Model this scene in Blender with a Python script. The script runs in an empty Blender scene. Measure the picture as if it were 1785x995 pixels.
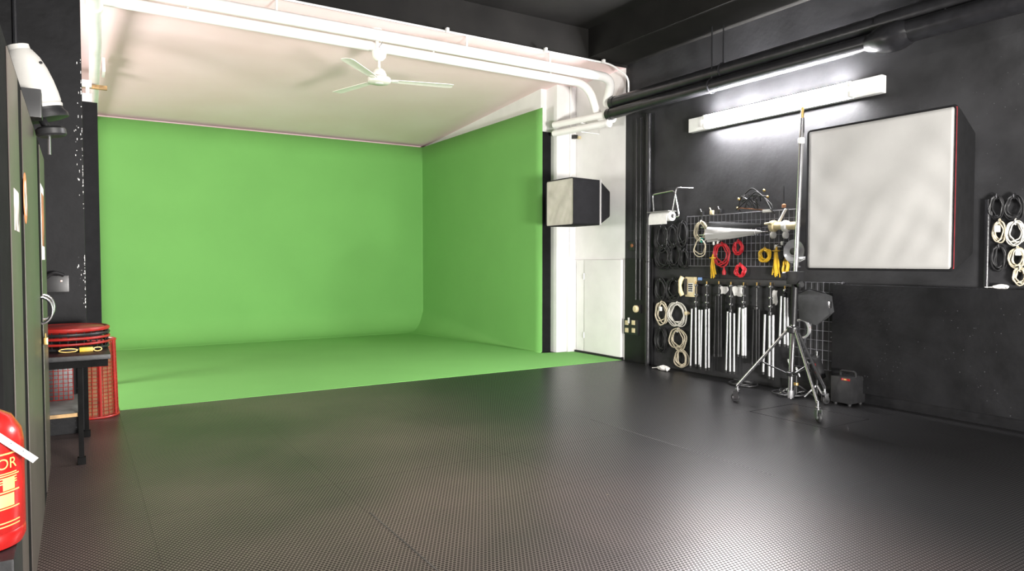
import bpy, bmesh, math, random
from mathutils import Vector, Matrix
PI = math.pi
S = bpy.context.scene
COL = S.collection

# ------------------------------------------------------------------ camera
FPX, CAMH, CX, CY = 1200.0, 1.25, 892.5, 497.5
YAW = math.atan(757 / FPX)
PIT = -math.atan(41.5 / FPX)
cam_d = bpy.data.cameras.new('camera')
cam = bpy.data.objects.new('camera', cam_d)
COL.objects.link(cam)
cam_d.sensor_fit = 'HORIZONTAL'
cam_d.sensor_width = 36.0
cam_d.lens = 36.0 * FPX / 1785.0
cam_d.clip_start = 0.02
cam.location = (0, 0, CAMH)
cam.rotation_euler = (PI / 2 + PIT, 0, -YAW)
S.camera = cam

# ------------------------------------------------------------------ world, lights, exposure
wd = bpy.data.worlds.new('world')
S.world = wd
wd.use_nodes = True
wd.node_tree.nodes['Background'].inputs[0].default_value = (0.8, 0.9, 1.0, 1)
wd.node_tree.nodes['Background'].inputs[1].default_value = 0.02

def area(name, loc, target, sx, sy, power, col=(1, .97, .93)):
    l = bpy.data.lights.new(name, 'AREA')
    l.shape = 'RECTANGLE'; l.size = sx; l.size_y = sy; l.energy = power; l.color = col
    o = bpy.data.objects.new(name, l); COL.objects.link(o)
    o.location = loc
    o.rotation_euler = (Vector(target) - Vector(loc)).to_track_quat('-Z', 'Y').to_euler()
    return o
# added unseen lamps, put in to brighten the room and the alcove
ADDED_LAMPS = [((2.5, -1.9, .72), (2.9, 9.0, 3.3), 1.1, .8, 950, 'added unseen fill lamp in a black box on a stand in mid room behind the photographer'),
         ((-2.1, 7.3, 1.5), (5.2, 8.8, 2.6), 1.3, 1.1, 160, 'added unseen fill lamp in a black box on a stand beyond the black pillar')]
for a_ in ADDED_LAMPS: area('added_fill_light', *a_[:5])
# added unseen battens giving floor and backdrop more light from overhead
ADDED_BATTENS = [(.9, 1.0, 'added unseen fill batten over the lockers'), (2.5, 1.0, 'added unseen fill batten over the middle of the studio')]
for x_, y_, _l in ADDED_BATTENS: area('added_batten_light', (x_, y_, 3.93), (x_, y_, 0), .16, 1.5, 110)
vs = S.view_settings
vs.view_transform = 'Standard'
vs.look = 'None'
vs.gamma = 1.0
vs.exposure = 0.17
vs.use_curve_mapping = False
TUBE_E = 440.0

# ------------------------------------------------------------------ pixel -> place
_f = Vector((math.sin(YAW) * math.cos(PIT), math.cos(YAW) * math.cos(PIT), math.sin(PIT)))
_r = Vector((math.cos(YAW), -math.sin(YAW), 0))
_u = _r.cross(_f)
def at(px, py, ax, v):
    """point where the view ray of a photo pixel meets the plane axis = v"""
    q = _f + _r * ((px - CX) / FPX) - _u * ((py - CY) / FPX)
    c = Vector((0, 0, CAMH))
    return c + q * ((v - c[ax]) / q[ax])

# ------------------------------------------------------------------ materials
M = {}
def mat(key, col, rough=.5, metal=0., var=.12, scale=12., bump=.0, bscale=60., spec=.5, col2=None, emit=None, estr=0., coat=0.):
    m = bpy.data.materials.new(key); m.use_nodes = True
    nt = m.node_tree; b = nt.nodes['Principled BSDF']
    N = nt.nodes.new; L = nt.links.new
    tc = N('ShaderNodeTexCoord')
    nz = N('ShaderNodeTexNoise'); nz.inputs['Scale'].default_value = scale; nz.inputs['Detail'].default_value = 5
    L(tc.outputs['Object'], nz.inputs['Vector'])
    mx = N('ShaderNodeMix'); mx.data_type = 'RGBA'
    c2 = col2 or tuple(max(0, c * (1 - var * 2)) for c in col)
    mx.inputs['A'].default_value = (*[min(1, c * (1 + (var if not col2 else 0))) for c in col], 1)
    mx.inputs['B'].default_value = (*c2, 1)
    rp = N('ShaderNodeMapRange'); rp.inputs['From Min'].default_value = .35; rp.inputs['From Max'].default_value = .68
    L(nz.outputs['Fac'], rp.inputs['Value']); L(rp.outputs['Result'], mx.inputs['Factor'])
    L(mx.outputs['Result'], b.inputs['Base Color'])
    b.inputs['Roughness'].default_value = rough
    b.inputs['Metallic'].default_value = metal
    b.inputs['Specular IOR Level'].default_value = spec
    b.inputs['Coat Weight'].default_value = coat
    if bump > 0:
        n2 = N('ShaderNodeTexNoise'); n2.inputs['Scale'].default_value = bscale; n2.inputs['Detail'].default_value = 6
        L(tc.outputs['Object'], n2.inputs['Vector'])
        bp = N('ShaderNodeBump'); bp.inputs['Strength'].default_value = bump; bp.inputs['Distance'].default_value = .01
        L(n2.outputs['Fac'], bp.inputs['Height']); L(bp.outputs['Normal'], b.inputs['Normal'])
    if emit:
        b.inputs['Emission Color'].default_value = (*emit, 1); b.inputs['Emission Strength'].default_value = estr
    M[key] = m
    return m

mat('black_wall', (.025, .025, .027), .6, spec=.3, bump=.25, bscale=18, var=.2, scale=3)
mat('black_ceiling', (.0105, .010, .0092), .8, spec=.15, bump=.15, bscale=10, var=.2, scale=2)
mat('black_gloss', (.010, .010, .011), .45, spec=.3, bump=.1, bscale=40)
mat('black_pipe', (.016, .016, .018), .28, bump=.2, bscale=25)
mat('white_wall', (.80, .79, .78), .55, var=.03, scale=3, bump=.15, bscale=8)
mat('beige_plaster', (.90, .70, .71), .8, col2=(.86, .65, .645), scale=.9, bump=.3, bscale=5)
mat('white_pipe', (.86, .85, .83), .35, var=.03, scale=4)
mat('white_metal', (.82, .82, .80), .35, var=.03)
mat('grey_white', (.36, .35, .33), .45, var=.05, scale=8)
mat('black_lower', (.009, .009, .010), .65, spec=.2, bump=.3, bscale=20, var=.2, scale=4)
mat('fan_paint', (.80, .78, .70), .35, var=.03)
mat('chroma_green', (.162, .395, .106), .85, var=.02, scale=1.2, bump=.06, bscale=200, spec=.2)
mat('black_fabric', (.008, .008, .009), .9, spec=.2, bump=.2, bscale=120)
mat('grey_fabric', (.035, .036, .038), .8, bump=.2, bscale=120)
mat('white_fabric', (.335, .33, .32), .75, var=.02, scale=4, bump=.08, bscale=150)
mat('cream_fabric', (.56, .53, .47), .8, var=.06, scale=6, bump=.1, bscale=120)
mat('red_trim', (.25, .015, .02), .6)
mat('chrome', (.72, .72, .74), .22, 1.0, var=.04)
mat('brushed_silver', (.64, .64, .66), .38, .75, var=.05, scale=30)
mat('brass', (.70, .45, .16), .35, 1.0, var=.1)
mat('black_plastic', (.014, .014, .015), .38)
mat('black_cable', (.014, .014, .015), .5)
mat('cream_cable', (.52, .46, .34), .55, var=.12, scale=20)
mat('white_cable', (.62, .60, .54), .5)
mat('red_cable', (.50, .018, .028), .45)
mat('yellow_cable', (.62, .38, .02), .45)
mat('cream_plastic', (.66, .56, .34), .4)
mat('white_plastic', (.78, .77, .74), .4)
mat('paper', (.78, .77, .75), .9, var=.04, scale=25, bump=.1)
mat('locker_black', (.006, .006, .006), .85, spec=.08)
mat('locker_metal', (.060, .050, .044), .38, .0, var=.12, scale=2.5)
mat('locker_dark', (.010, .010, .011), .5)
mat('red_enamel', (.25, .007, .006), .25, coat=.4)
mat('label_yellow', (.50, .30, .09), .5)
mat('label_text', (.30, .02, .01), .5)
mat('red_wire', (.30, .016, .012), .4)
mat('grey_board', (.20, .20, .19), .5)
mat('dusty_joint', (.085, .078, .074), .6, col2=(.02, .02, .02), scale=6)
mat('wood', (.36, .22, .09), .6, var=.25, scale=15)
mat('orange_paper', (.62, .19, .07), .6)
mat('blotch_paper', (.62, .58, .54), .6, col2=(.10, .08, .07), scale=14)
mat('poster_paper', (.55, .20, .10), .5, col2=(.10, .05, .04), scale=7)
mat('clear_plastic', (.62, .63, .65), .2, .3)
mat('white_bag', (.75, .73, .70), .35, bump=.8, bscale=25)
mat('blue_paper', (.20, .36, .70), .6)
mat('green_plastic', (.03, .30, .24), .5)
mat('wire_metal', (.22, .22, .24), .35, .7)
mat('rust', (.20, .08, .03), .7)
mat('tube_glow', (1, 1, 1), .4, emit=(1.0, .98, 1.0), estr=TUBE_E)
mat('indicator', (.9, .5, .4), .4, emit=(1, .5, .4), estr=2)
mat('rubber', (.015, .015, .016), .6)

def speckle(m, colr, scale, thr):
    """paint chips: sparse small flecks with a shape of their own"""
    nt = m.node_tree; b = nt.nodes['Principled BSDF']; N = nt.nodes.new; L = nt.links.new
    src = b.inputs['Base Color'].links[0].from_socket
    tc = N('ShaderNodeTexCoord')
    v = N('ShaderNodeTexVoronoi'); v.inputs['Scale'].default_value = scale
    L(tc.outputs['Object'], v.inputs['Vector'])
    n = N('ShaderNodeTexNoise'); n.inputs['Scale'].default_value = 1.6
    L(tc.outputs['Object'], n.inputs['Vector'])
    m1 = N('ShaderNodeMath'); m1.operation = 'LESS_THAN'; m1.inputs[1].default_value = thr
    L(v.outputs['Distance'], m1.inputs[0])
    m2 = N('ShaderNodeMath'); m2.operation = 'GREATER_THAN'; m2.inputs[1].default_value = .58
    L(n.outputs['Fac'], m2.inputs[0])
    m3 = N('ShaderNodeMath'); m3.operation = 'MULTIPLY'
    L(m1.outputs[0], m3.inputs[0]); L(m2.outputs[0], m3.inputs[1])
    mx = N('ShaderNodeMix'); mx.data_type = 'RGBA'; mx.inputs['B'].default_value = (*colr, 1)
    L(src, mx.inputs['A']); L(m3.outputs[0], mx.inputs['Factor']); L(mx.outputs['Result'], b.inputs['Base Color'])
speckle(M['black_lower'], (.06, .06, .065), 26, .09)
speckle(M['black_wall'], (.10, .10, .105), 22, .06)

def floor_material():
    m = bpy.data.materials.new('rubber_mat_floor'); m.use_nodes = True
    nt = m.node_tree; b = nt.nodes['Principled BSDF']; N = nt.nodes.new; L = nt.links.new
    geo = N('ShaderNodeNewGeometry')
    sc = N('ShaderNodeVectorMath'); sc.operation = 'MULTIPLY'
    k = 1 / .0185
    sc.inputs[1].default_value = (k, k, 0)
    L(geo.outputs['Position'], sc.inputs[0])
    def lattice(off):
        ad = N('ShaderNodeVectorMath'); ad.operation = 'ADD'; ad.inputs[1].default_value = off
        L(sc.outputs[0], ad.inputs[0])
        w = N('ShaderNodeVectorMath'); w.operation = 'WRAP'
        w.inputs[1].default_value = (.5, .8660254, 1); w.inputs[2].default_value = (-.5, -.8660254, -1)
        L(ad.outputs[0], w.inputs[0])
        ln = N('ShaderNodeVectorMath'); ln.operation = 'LENGTH'; L(w.outputs[0], ln.inputs[0])
        return ln.outputs['Value']
    mn = N('ShaderNodeMath'); mn.operation = 'MINIMUM'
    L(lattice((0, 0, 0)), mn.inputs[0]); L(lattice((.5, .8660254, 0)), mn.inputs[1])
    web = N('ShaderNodeMapRange'); web.interpolation_type = 'SMOOTHSTEP'
    web.inputs['From Min'].default_value = .31; web.inputs['From Max'].default_value = .46
    L(mn.outputs[0], web.inputs['Value'])
    # patchy noise breaking up the painted floor brightness
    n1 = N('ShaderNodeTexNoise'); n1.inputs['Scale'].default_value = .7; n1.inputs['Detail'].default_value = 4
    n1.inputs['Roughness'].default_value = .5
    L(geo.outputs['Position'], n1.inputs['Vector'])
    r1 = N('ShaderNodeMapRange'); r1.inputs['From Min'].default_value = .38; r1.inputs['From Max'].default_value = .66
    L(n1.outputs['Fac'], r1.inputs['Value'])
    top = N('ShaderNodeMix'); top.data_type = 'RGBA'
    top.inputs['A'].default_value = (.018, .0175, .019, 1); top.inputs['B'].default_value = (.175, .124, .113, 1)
    # reflected brightness painted in as grey brown colour, fading towards the equipment wall
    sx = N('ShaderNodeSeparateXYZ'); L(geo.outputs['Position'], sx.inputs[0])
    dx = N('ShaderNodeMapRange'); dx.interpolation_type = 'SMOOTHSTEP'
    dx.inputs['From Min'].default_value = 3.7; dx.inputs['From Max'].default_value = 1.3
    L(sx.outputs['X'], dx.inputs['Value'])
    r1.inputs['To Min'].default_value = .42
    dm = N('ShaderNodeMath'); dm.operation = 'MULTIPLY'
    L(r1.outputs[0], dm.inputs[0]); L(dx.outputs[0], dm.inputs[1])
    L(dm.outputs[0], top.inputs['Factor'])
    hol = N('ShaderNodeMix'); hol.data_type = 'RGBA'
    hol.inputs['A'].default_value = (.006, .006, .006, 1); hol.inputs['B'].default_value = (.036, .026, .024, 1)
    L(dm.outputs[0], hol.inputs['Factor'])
    cm = N('ShaderNodeMix'); cm.data_type = 'RGBA'
    L(hol.outputs['Result'], cm.inputs['A'])
    L(web.outputs[0], cm.inputs['Factor']); L(top.outputs['Result'], cm.inputs['B'])
    # crumbs
    v = N('ShaderNodeTexVoronoi'); v.inputs['Scale'].default_value = 3.5; L(geo.outputs['Position'], v.inputs['Vector'])
    lt = N('ShaderNodeMath'); lt.operation = 'LESS_THAN'; lt.inputs[1].default_value = .014; L(v.outputs['Distance'], lt.inputs[0])
    cr = N('ShaderNodeMix'); cr.data_type = 'RGBA'; cr.inputs['B'].default_value = (.45, .36, .24, 1)
    L(lt.outputs[0], cr.inputs['Factor']); L(cm.outputs['Result'], cr.inputs['A'])
    L(cr.outputs['Result'], b.inputs['Base Color'])
    rr = N('ShaderNodeMapRange'); rr.inputs['To Min'].default_value = .285; rr.inputs['To Max'].default_value = .33
    n3 = N('ShaderNodeTexNoise'); n3.inputs['Scale'].default_value = 1.3; n3.inputs['Detail'].default_value = 2; L(geo.outputs['Position'], n3.inputs['Vector'])
    L(n3.outputs['Fac'], rr.inputs['Value']); ro = N('ShaderNodeMix'); ro.data_type = 'FLOAT'; ro.inputs['A'].default_value = .45
    L(web.outputs[0], ro.inputs['Factor']); L(rr.outputs[0], ro.inputs['B']); L(ro.outputs['Result'], b.inputs['Roughness'])
    sp = N('ShaderNodeMapRange'); sp.inputs['To Min'].default_value = .08; sp.inputs['To Max'].default_value = .85
    L(web.outputs[0], sp.inputs['Value']); L(sp.outputs[0], b.inputs['Specular IOR Level'])
    bp = N('ShaderNodeBump'); bp.inputs['Strength'].default_value = .10; bp.inputs['Distance'].default_value = .002
    L(web.outputs[0], bp.inputs['Height']); L(bp.outputs['Normal'], b.inputs['Normal'])
    M['floor_mat'] = m
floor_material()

# ------------------------------------------------------------------ mesh builder
class MB:
    def __init__(self):
        self.v = []; self.f = []
    def add(self, vs, fs):
        o = len(self.v); self.v += [Vector(p) for p in vs]; self.f += [tuple(i + o for i in f) for f in fs]; return self
    def box(self, a, b, bev=0., M4=None):
        bm = bmesh.new(); bmesh.ops.create_cube(bm, size=1)
        a = Vector(a); b = Vector(b)
        for q in bm.verts:
            q.co = Vector(((a.x + b.x) / 2 + q.co.x * (b.x - a.x), (a.y + b.y) / 2 + q.co.y * (b.y - a.y), (a.z + b.z) / 2 + q.co.z * (b.z - a.z)))
        if bev > 0:
            bmesh.ops.bevel(bm, geom=bm.edges[:], offset=bev, segments=2, affect='EDGES', profile=.7)
        if M4 is not None: bm.transform(M4)
        bmesh.ops.recalc_face_normals(bm, faces=bm.faces)
        bm.verts.index_update()
        self.add([q.co.copy() for q in bm.verts], [[q.index for q in f.verts] for f in bm.faces]); bm.free(); return self
    def tube(self, pts, r, n=8, closed=False):
        pts = [Vector(p) for p in pts]; N = len(pts)
        rad = r if isinstance(r, (list, tuple)) else [r] * N
        def tan(i):
            if closed: t = pts[(i + 1) % N] - pts[i - 1]
            else: t = pts[min(i + 1, N - 1)] - pts[max(i - 1, 0)]
            return t.normalized() if t.length > 1e-9 else Vector((0, 0, 1))
        t0 = tan(0); up = Vector((0, 0, 1)) if abs(t0.z) < .9 else Vector((1, 0, 0))
        nrm = (up - t0 * up.dot(t0)).normalized()
        vs = []
        for i in range(N):
            t = tan(i); nrm = nrm - t * nrm.dot(t)
            nrm = nrm.normalized() if nrm.length > 1e-6 else t.orthogonal().normalized()
            bi = t.cross(nrm)
            for k in range(n):
                a = 2 * PI * k / n
                vs.append(pts[i] + (nrm * math.cos(a) + bi * math.sin(a)) * rad[i])
        fs = []
        for i in range(N if closed else N - 1):
            j = (i + 1) % N
            for k in range(n):
                l = (k + 1) % n
                fs.append((i * n + k, i * n + l, j * n + l, j * n + k))
        if not closed:
            fs.append(tuple(range(n))[::-1]); fs.append(tuple((N - 1) * n + k for k in range(n)))
        return self.add(vs, fs)
    def lathe(self, prof, org, axis=(0, 0, 1), n=24):
        """prof: (radius, height) along axis from org"""
        ax = Vector(axis).normalized(); e1 = ax.orthogonal().normalized(); e2 = ax.cross(e1); org = Vector(org)
        vs = []
        for (r, h) in prof:
            for k in range(n):
                a = 2 * PI * k / n
                vs.append(org + ax * h + (e1 * math.cos(a) + e2 * math.sin(a)) * max(r, 1e-4))
        fs = []
        for i in range(len(prof) - 1):
            for k in range(n):
                l = (k + 1) % n
                fs.append((i * n + k, i * n + l, (i + 1) * n + l, (i + 1) * n + k))
        fs.append(tuple(range(n))[::-1]); fs.append(tuple((len(prof) - 1) * n + k for k in range(n)))
        return self.add(vs, fs)
    def ring(self, c, r1, r2, tr, e1=(0, 1, 0), e2=(0, 0, 1), n=32, m=8):
        c = Vector(c); e1 = Vector(e1); e2 = Vector(e2)
        return self.tube([c + e1 * r1 * math.cos(2 * PI * k / n) + e2 * r2 * math.sin(2 * PI * k / n) for k in range(n)], tr, m, True)
    def mesh(self, name, off=(0, 0, 0)):
        me = bpy.data.meshes.new(name); off = Vector(off)
        me.from_pydata([p - off for p in self.v], [], self.f)
        bm = bmesh.new(); bm.from_mesh(me); bmesh.ops.recalc_face_normals(bm, faces=bm.faces); bm.to_mesh(me); bm.free()
        for p in me.polygons: p.use_smooth = True
        me.set_sharp_from_angle(angle=math.radians(38))
        me.update()
        return me

def root_loc(o):
    while o.parent: o = o.parent
    return o.location
def part(name, mb, mt, parent, label=None, kind=None):
    me = mb.mesh(name, root_loc(parent)); me.materials.append(M[mt])
    o = bpy.data.objects.new(name, me); COL.objects.link(o); o.parent = parent
    if label: o['label'] = label
    if kind: o['kind'] = kind
    return o
def thing(name, label, cat, loc, group=None):
    o = bpy.data.objects.new(name, None); COL.objects.link(o); o.location = loc
    o.empty_display_size = .05
    o['label'] = label; o['category'] = cat
    if group: o['group'] = group
    return o
def single(name, mb, mt, label, cat, loc, group=None):
    me = mb.mesh(name, loc); me.materials.append(M[mt])
    o = bpy.data.objects.new(name, me); COL.objects.link(o); o.location = loc
    o['label'] = label; o['category'] = cat
    if group: o['group'] = group
    return o
def struct(name, mb, mt, label=None):
    me = mb.mesh(name); me.materials.append(M[mt])
    o = bpy.data.objects.new(name, me); COL.objects.link(o)
    o['kind'] = 'structure'
    if label: o['label'] = label; o['category'] = name.split('_')[0]
    return o
def B(a, b, bev=0.): return MB().box(a, b, bev)

# ------------------------------------------------------------------ dimensions
XW = 5.88          # right wall
XL = -0.62         # left wall
YR = -4.2          # rear wall
YB = 6.63          # black / white border
YP = 7.66          # pilaster front
YE = 11.70         # alcove back wall
ZW = 3.68          # white alcove ceiling
ZB = 4.05          # black ceiling
XG, YG, ZG, X0 = 5.35, 11.56, 3.33, .28   # green screen

# ------------------------------------------------------------------ structure
fl = struct('floor', B((-2.95, YR - .1, -.12), (XW + .1, YE + .1, -.006)), 'locker_dark', 'black floor under studded rubber matting of the photo studio')
# rubber mats laid edge to edge over the floor
xs = [-2.85, .27, 1.20, 2.32, 3.42, 4.72, 5.30, XW]
ys = [YR, -1.4, .2, 2.2, 3.075, 3.775, 5.4, YE]
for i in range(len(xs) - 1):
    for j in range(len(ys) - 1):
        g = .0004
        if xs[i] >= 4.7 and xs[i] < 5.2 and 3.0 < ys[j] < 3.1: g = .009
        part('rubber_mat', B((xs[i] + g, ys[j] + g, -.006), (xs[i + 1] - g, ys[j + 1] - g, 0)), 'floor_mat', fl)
for (x_, ya_, yb2_) in ((3.42, 2.55, 4.25), (1.21, 2.3, 3.25)):      # scuffed pale joint strips
    part('joint_strip', B((x_ - .0025, ya_, -.001), (x_ + .0025, yb2_, .0012)), 'dusty_joint', fl)
struct('wall_left', B((XL - .1, YR, 0), (XL, 5.9, ZB)), 'black_wall', 'black painted wall behind the row of metal lockers')
struct('wall_rear', B((XL - .1, YR - .1, 0), (XW + .1, YR, ZB)), 'black_wall', 'black painted rear wall of the studio')
struct('wall_right', B((XW, YR, 0), (XW + .1, YB, ZB)), 'black_wall', 'black painted side wall where the grids and cables hang')
struct('wall_alcove_right', B((XW, YB, 0), (XW + .1, YP, ZB)), 'white_wall', 'white painted stretch of wall with a low door')
struct('wall_alcove_side', B((5.46, YP + .25, 0), (5.56, YE, ZW)), 'white_wall', 'pale plaster wall behind the side of the green screen')
struct('wall_alcove_back', B((-2.95, YE, 0), (XW + .1, YE + .1, ZW)), 'beige_plaster', 'pale plaster wall behind the green screen')
struct('wall_alcove_left', B((-2.95, 6.2, 0), (-2.85, YE, ZW)), 'white_wall', 'white wall beyond the black pillar')
def sloped_ceiling():
    # flat above the pipes, then falling gently towards the back wall
    pr = [(YB, ZW), (7.30, ZW), (YE + .1, 3.365)]
    vs = []
    for x in (-2.95, XW + .1):
        vs += [(x, y, z) for y, z in pr] + [(x, y, ZW + .1) for y, z in pr[::-1]]
    return MB().add(vs, [tuple(range(6)), tuple(range(11, 5, -1))] + [(k, 6 + k, 6 + (k + 1) % 6, (k + 1) % 6) for k in range(6)])
struct('ceiling_alcove', sloped_ceiling(), 'beige_plaster', 'off white plaster ceiling above the green screen')
struct('ceiling', B((XL - .1, YR - .1, ZB), (XW + .1, YB, ZB + .1)), 'black_ceiling', 'black painted ceiling over the front of the studio')
struct('trim_1', B((-2.95, YB - .02, ZW), (XW + .1, YB, ZB)), 'black_ceiling', 'black drop beam where the ceiling changes from black to white')
struct('trim_2', B((5.26, YR, ZW + .03), (XW, YB - .02, ZB)), 'black_ceiling', 'black boxed soffit along the top of the black wall')
pil = struct('trim_3', B((5.555, YP, 0), (XW + .1, YP + .3, ZW), .006), 'white_wall', 'white pilaster beside the green screen edge')
part('lower_panel', B((5.72, YP - .05, 0), (XW, YP + .01, 1.275), .006), 'white_wall', pil)
struct('trim_4', B((XG + .012, 7.80, 0), (5.555, 7.84, 3.03)), 'black_fabric', 'tall black board in the gap between green screen and white pilaster')
struct('trim_5', B((-.10, 8.0, 0), (.195, 8.05, 2.82)), 'black_fabric', 'tall black board between black pillar and green screen')
pl_ = MB().box((-2.95, 5.9, 0), (.05, 6.3, ZB), .012)
pw = struct('wall_pillar', pl_, 'black_lower', 'black painted pillar with chipped white corner')
random.seed(3)
mb = MB()
for k in range(90):      # bare plaster showing where the paint has chipped off the corner
    z = random.choice([random.uniform(.9, 1.3), random.uniform(1.6, 2.7), random.uniform(1.7, 2.2)])
    h = random.uniform(.003, .03) * random.choice([.25, .5, 1]); w = random.uniform(.001, .004)
    xo = 0 if random.random() < .65 else random.uniform(.0, .05)
    mb.box((.045 - xo - w, 5.8975, z), (.0465 - xo, 5.9035, z + h))
part('paint_chip', mb, 'white_wall', pw, kind='stuff')
struct('baseboard_right', B((XW - .018, YR, 0), (XW, 4.30, .10), .004), 'black_gloss', 'black baseboard along the black wall')
# ledge of the thicker lower wall
struct('trim_6', B((XW - .10, .2, .10), (XW, 3.72, 1.045), .004), 'black_lower', 'thicker black lower wall forming a narrow ledge')
# dark lower panel beside white door
struct('trim_7', B((XW - .03, 6.10, 0), (XW, 6.60, 1.29), .005), 'black_gloss', 'black lower wall panel carrying the light switches')

# door
dr = struct('door_1', B((XW - .045, YB + .03, .03), (XW - .005, 7.40, 1.275), .006), 'white_wall', 'low white flush door in the white wall')
part('door_frame', B((XW - .03, 7.405, 0), (XW, 7.60, 1.275), .006), 'white_wall', dr)
for z in (.25, 1.05):
    part('hinge', MB().tube([(XW - .05, 7.405, z - .04), (XW - .05, 7.405, z + .04)], .008), 'brushed_silver', dr)
part('threshold', B((XW - .06, YB + .02, 0.004), (XW, 7.60, .028)), 'locker_dark', dr)

# ------------------------------------------------------------------ green screen
def cyc():
    rt = thing('green_screen', 'large bright green chroma key backdrop curving from wall to floor', 'backdrop', (2.8, 9, 0))
    T = 14
    def prof(r):
        out = [(r, .004)]
        for k in range(1, T + 1):
            a = k / T * PI / 2
            out.append((r - r * math.sin(a), .004 + r - r * math.cos(a)))
        for z in (1.3, 2.2, 3.0, ZG): out.append((0, z))
        return out
    rb, rc, re = .42, .42, .03
    pb, pe = prof(rb), prof(re)
    rows = []
    NX = 24
    for i in range(NX + 1):
        x = X0 + (XG - rb - X0) * i / NX
        rows.append([(x, YG - o, z) for o, z in pb])
    # vertical corner, lightly rounded, cove radius shrinking towards the free edge of the side wing
    rows.append([(XG - o - (0.02 if o < .02 else 0), YG - o - (0.0), z) for o, z in pb])
    rows.append([(XG - o, YG - o - (0.02 if o < .02 else 0), z) for o, z in pb])
    NYY = 20
    y1 = 7.72
    for i in range(1, NYY + 1):
        t = i / NYY
        r = max(re, rb * (1 - t * 1.25)) if t < 1 else re
        y = (YG - rb) + (y1 - (YG - rb)) * t
        rows.append([(XG - o, y, z) for o, z in prof(r)])
    n = len(pb)
    mb = MB()
    vs = [p for r in rows for p in r]
    fs = [(i * n + k, (i + 1) * n + k, (i + 1) * n + k + 1, i * n + k + 1) for i in range(len(rows) - 1) for k in range(n - 1)]
    mb.add(vs, fs)
    o = part('wall_sweep', mb, 'chroma_green', rt)
    md = o.modifiers.new('thickness', 'SOLIDIFY'); md.thickness = .008; md.offset = 1
    # floor sheet
    poly = [(X0, YB), (5.83, YB), (5.80, YP - .06), (5.56, YP - .02), (XG, y1)]
    edge = [(r[0][0], r[0][1]) for r in rows][::-1]
    poly += edge
    mb = MB()
    m = len(poly)
    mb.add([(x, y, .004) for x, y in poly] + [(x, y, .0) for x, y in poly],
           [tuple(range(m))] + [(k, (k + 1) % m, m + (k + 1) % m, m + k) for k in range(m)])
    part('floor_sheet', mb, 'chroma_green', rt)
cyc()

# ------------------------------------------------------------------ ceiling pipes (white), wall pipes (black)
def bend(pts, steps=8, r=.15):
    """round the corners of a polyline"""
    pts = [Vector(p) for p in pts]; out = [pts[0]]
    for i in range(1, len(pts) - 1):
        a, b, c = pts[i - 1], pts[i], pts[i + 1]
        d1 = (a - b); d2 = (c - b); rr = min(r, d1.length * .49, d2.length * .49)
        p, q = b + d1.normalized() * rr, b + d2.normalized() * rr
        for k in range(steps + 1):
            t = k / steps
            out.append(p * (1 - t) ** 2 + b * 2 * t * (1 - t) + q * t * t)
    out.append(pts[-1]); return out
zp1, zp2 = 3.53, 3.52
pa0, pa1 = at(300, 15, 2, zp1), at(985, 143, 2, zp1)
pb0, pb1 = at(401, 10, 2, zp2), at(985, 124, 2, zp2)
ya, yb_ = (pa0.y + pa1.y) / 2, (pb0.y + pb1.y) / 2
t = thing('ceiling_pipe', 'white painted ceiling pipe bending down at the corner, nearer the ceiling fan blades', 'pipe', (2.5, ya, zp1), 'white ceiling pipes')
part('pipe_run', MB().tube(bend([(-2.8, ya, zp1), (5.60, ya, zp1), (5.70, 6.95, 3.08), (5.70, 6.66, 3.04)], 8, .3), .052, 14), 'white_pipe', t)
for x in (.9, 3.4, 5.0):
    part('hanger', MB().tube([(x, ya, zp1 + .04), (x, ya, ZW)], .012, 8), 'white_pipe', t)
t = thing('ceiling_pipe', 'white painted ceiling pipe beside the black drop beam', 'pipe', (2.5, yb_, zp2), 'white ceiling pipes')
part('pipe_run', MB().tube(bend([(-2.8, yb_, zp2), (5.66, yb_, zp2), (5.74, 6.86, 3.24), (5.74, 6.66, 3.2)], 8, .25), .056, 14), 'white_pipe', t)
for x in (1.6, 3.6, 4.7):
    part('hanger', MB().tube([(x, yb_, zp2 + .04), (x, yb_, ZW)], .012, 8), 'white_pipe', t)
cd = bend([(-.4, yb_ - .085, ZW - .02), (5.55, yb_ - .085, ZW - .02), (5.84, yb_ - .085, 3.55), (5.84, yb_ - .085, 3.33)], 6, .1)
t = thing('electrical_conduit', 'thin white conduit clipped to the white ceiling beside the pipes', 'conduit', (2.5, yb_ - .085, ZW - .02))
part('conduit_run', MB().tube(cd, .011, 8), 'white_pipe', t)
for x in (3.3, 4.55, 5.4): part('clip', B((x - .015, yb_ - .15, ZW - .04), (x + .015, yb_ - .11, ZW), .003), 'white_pipe', t)
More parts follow.
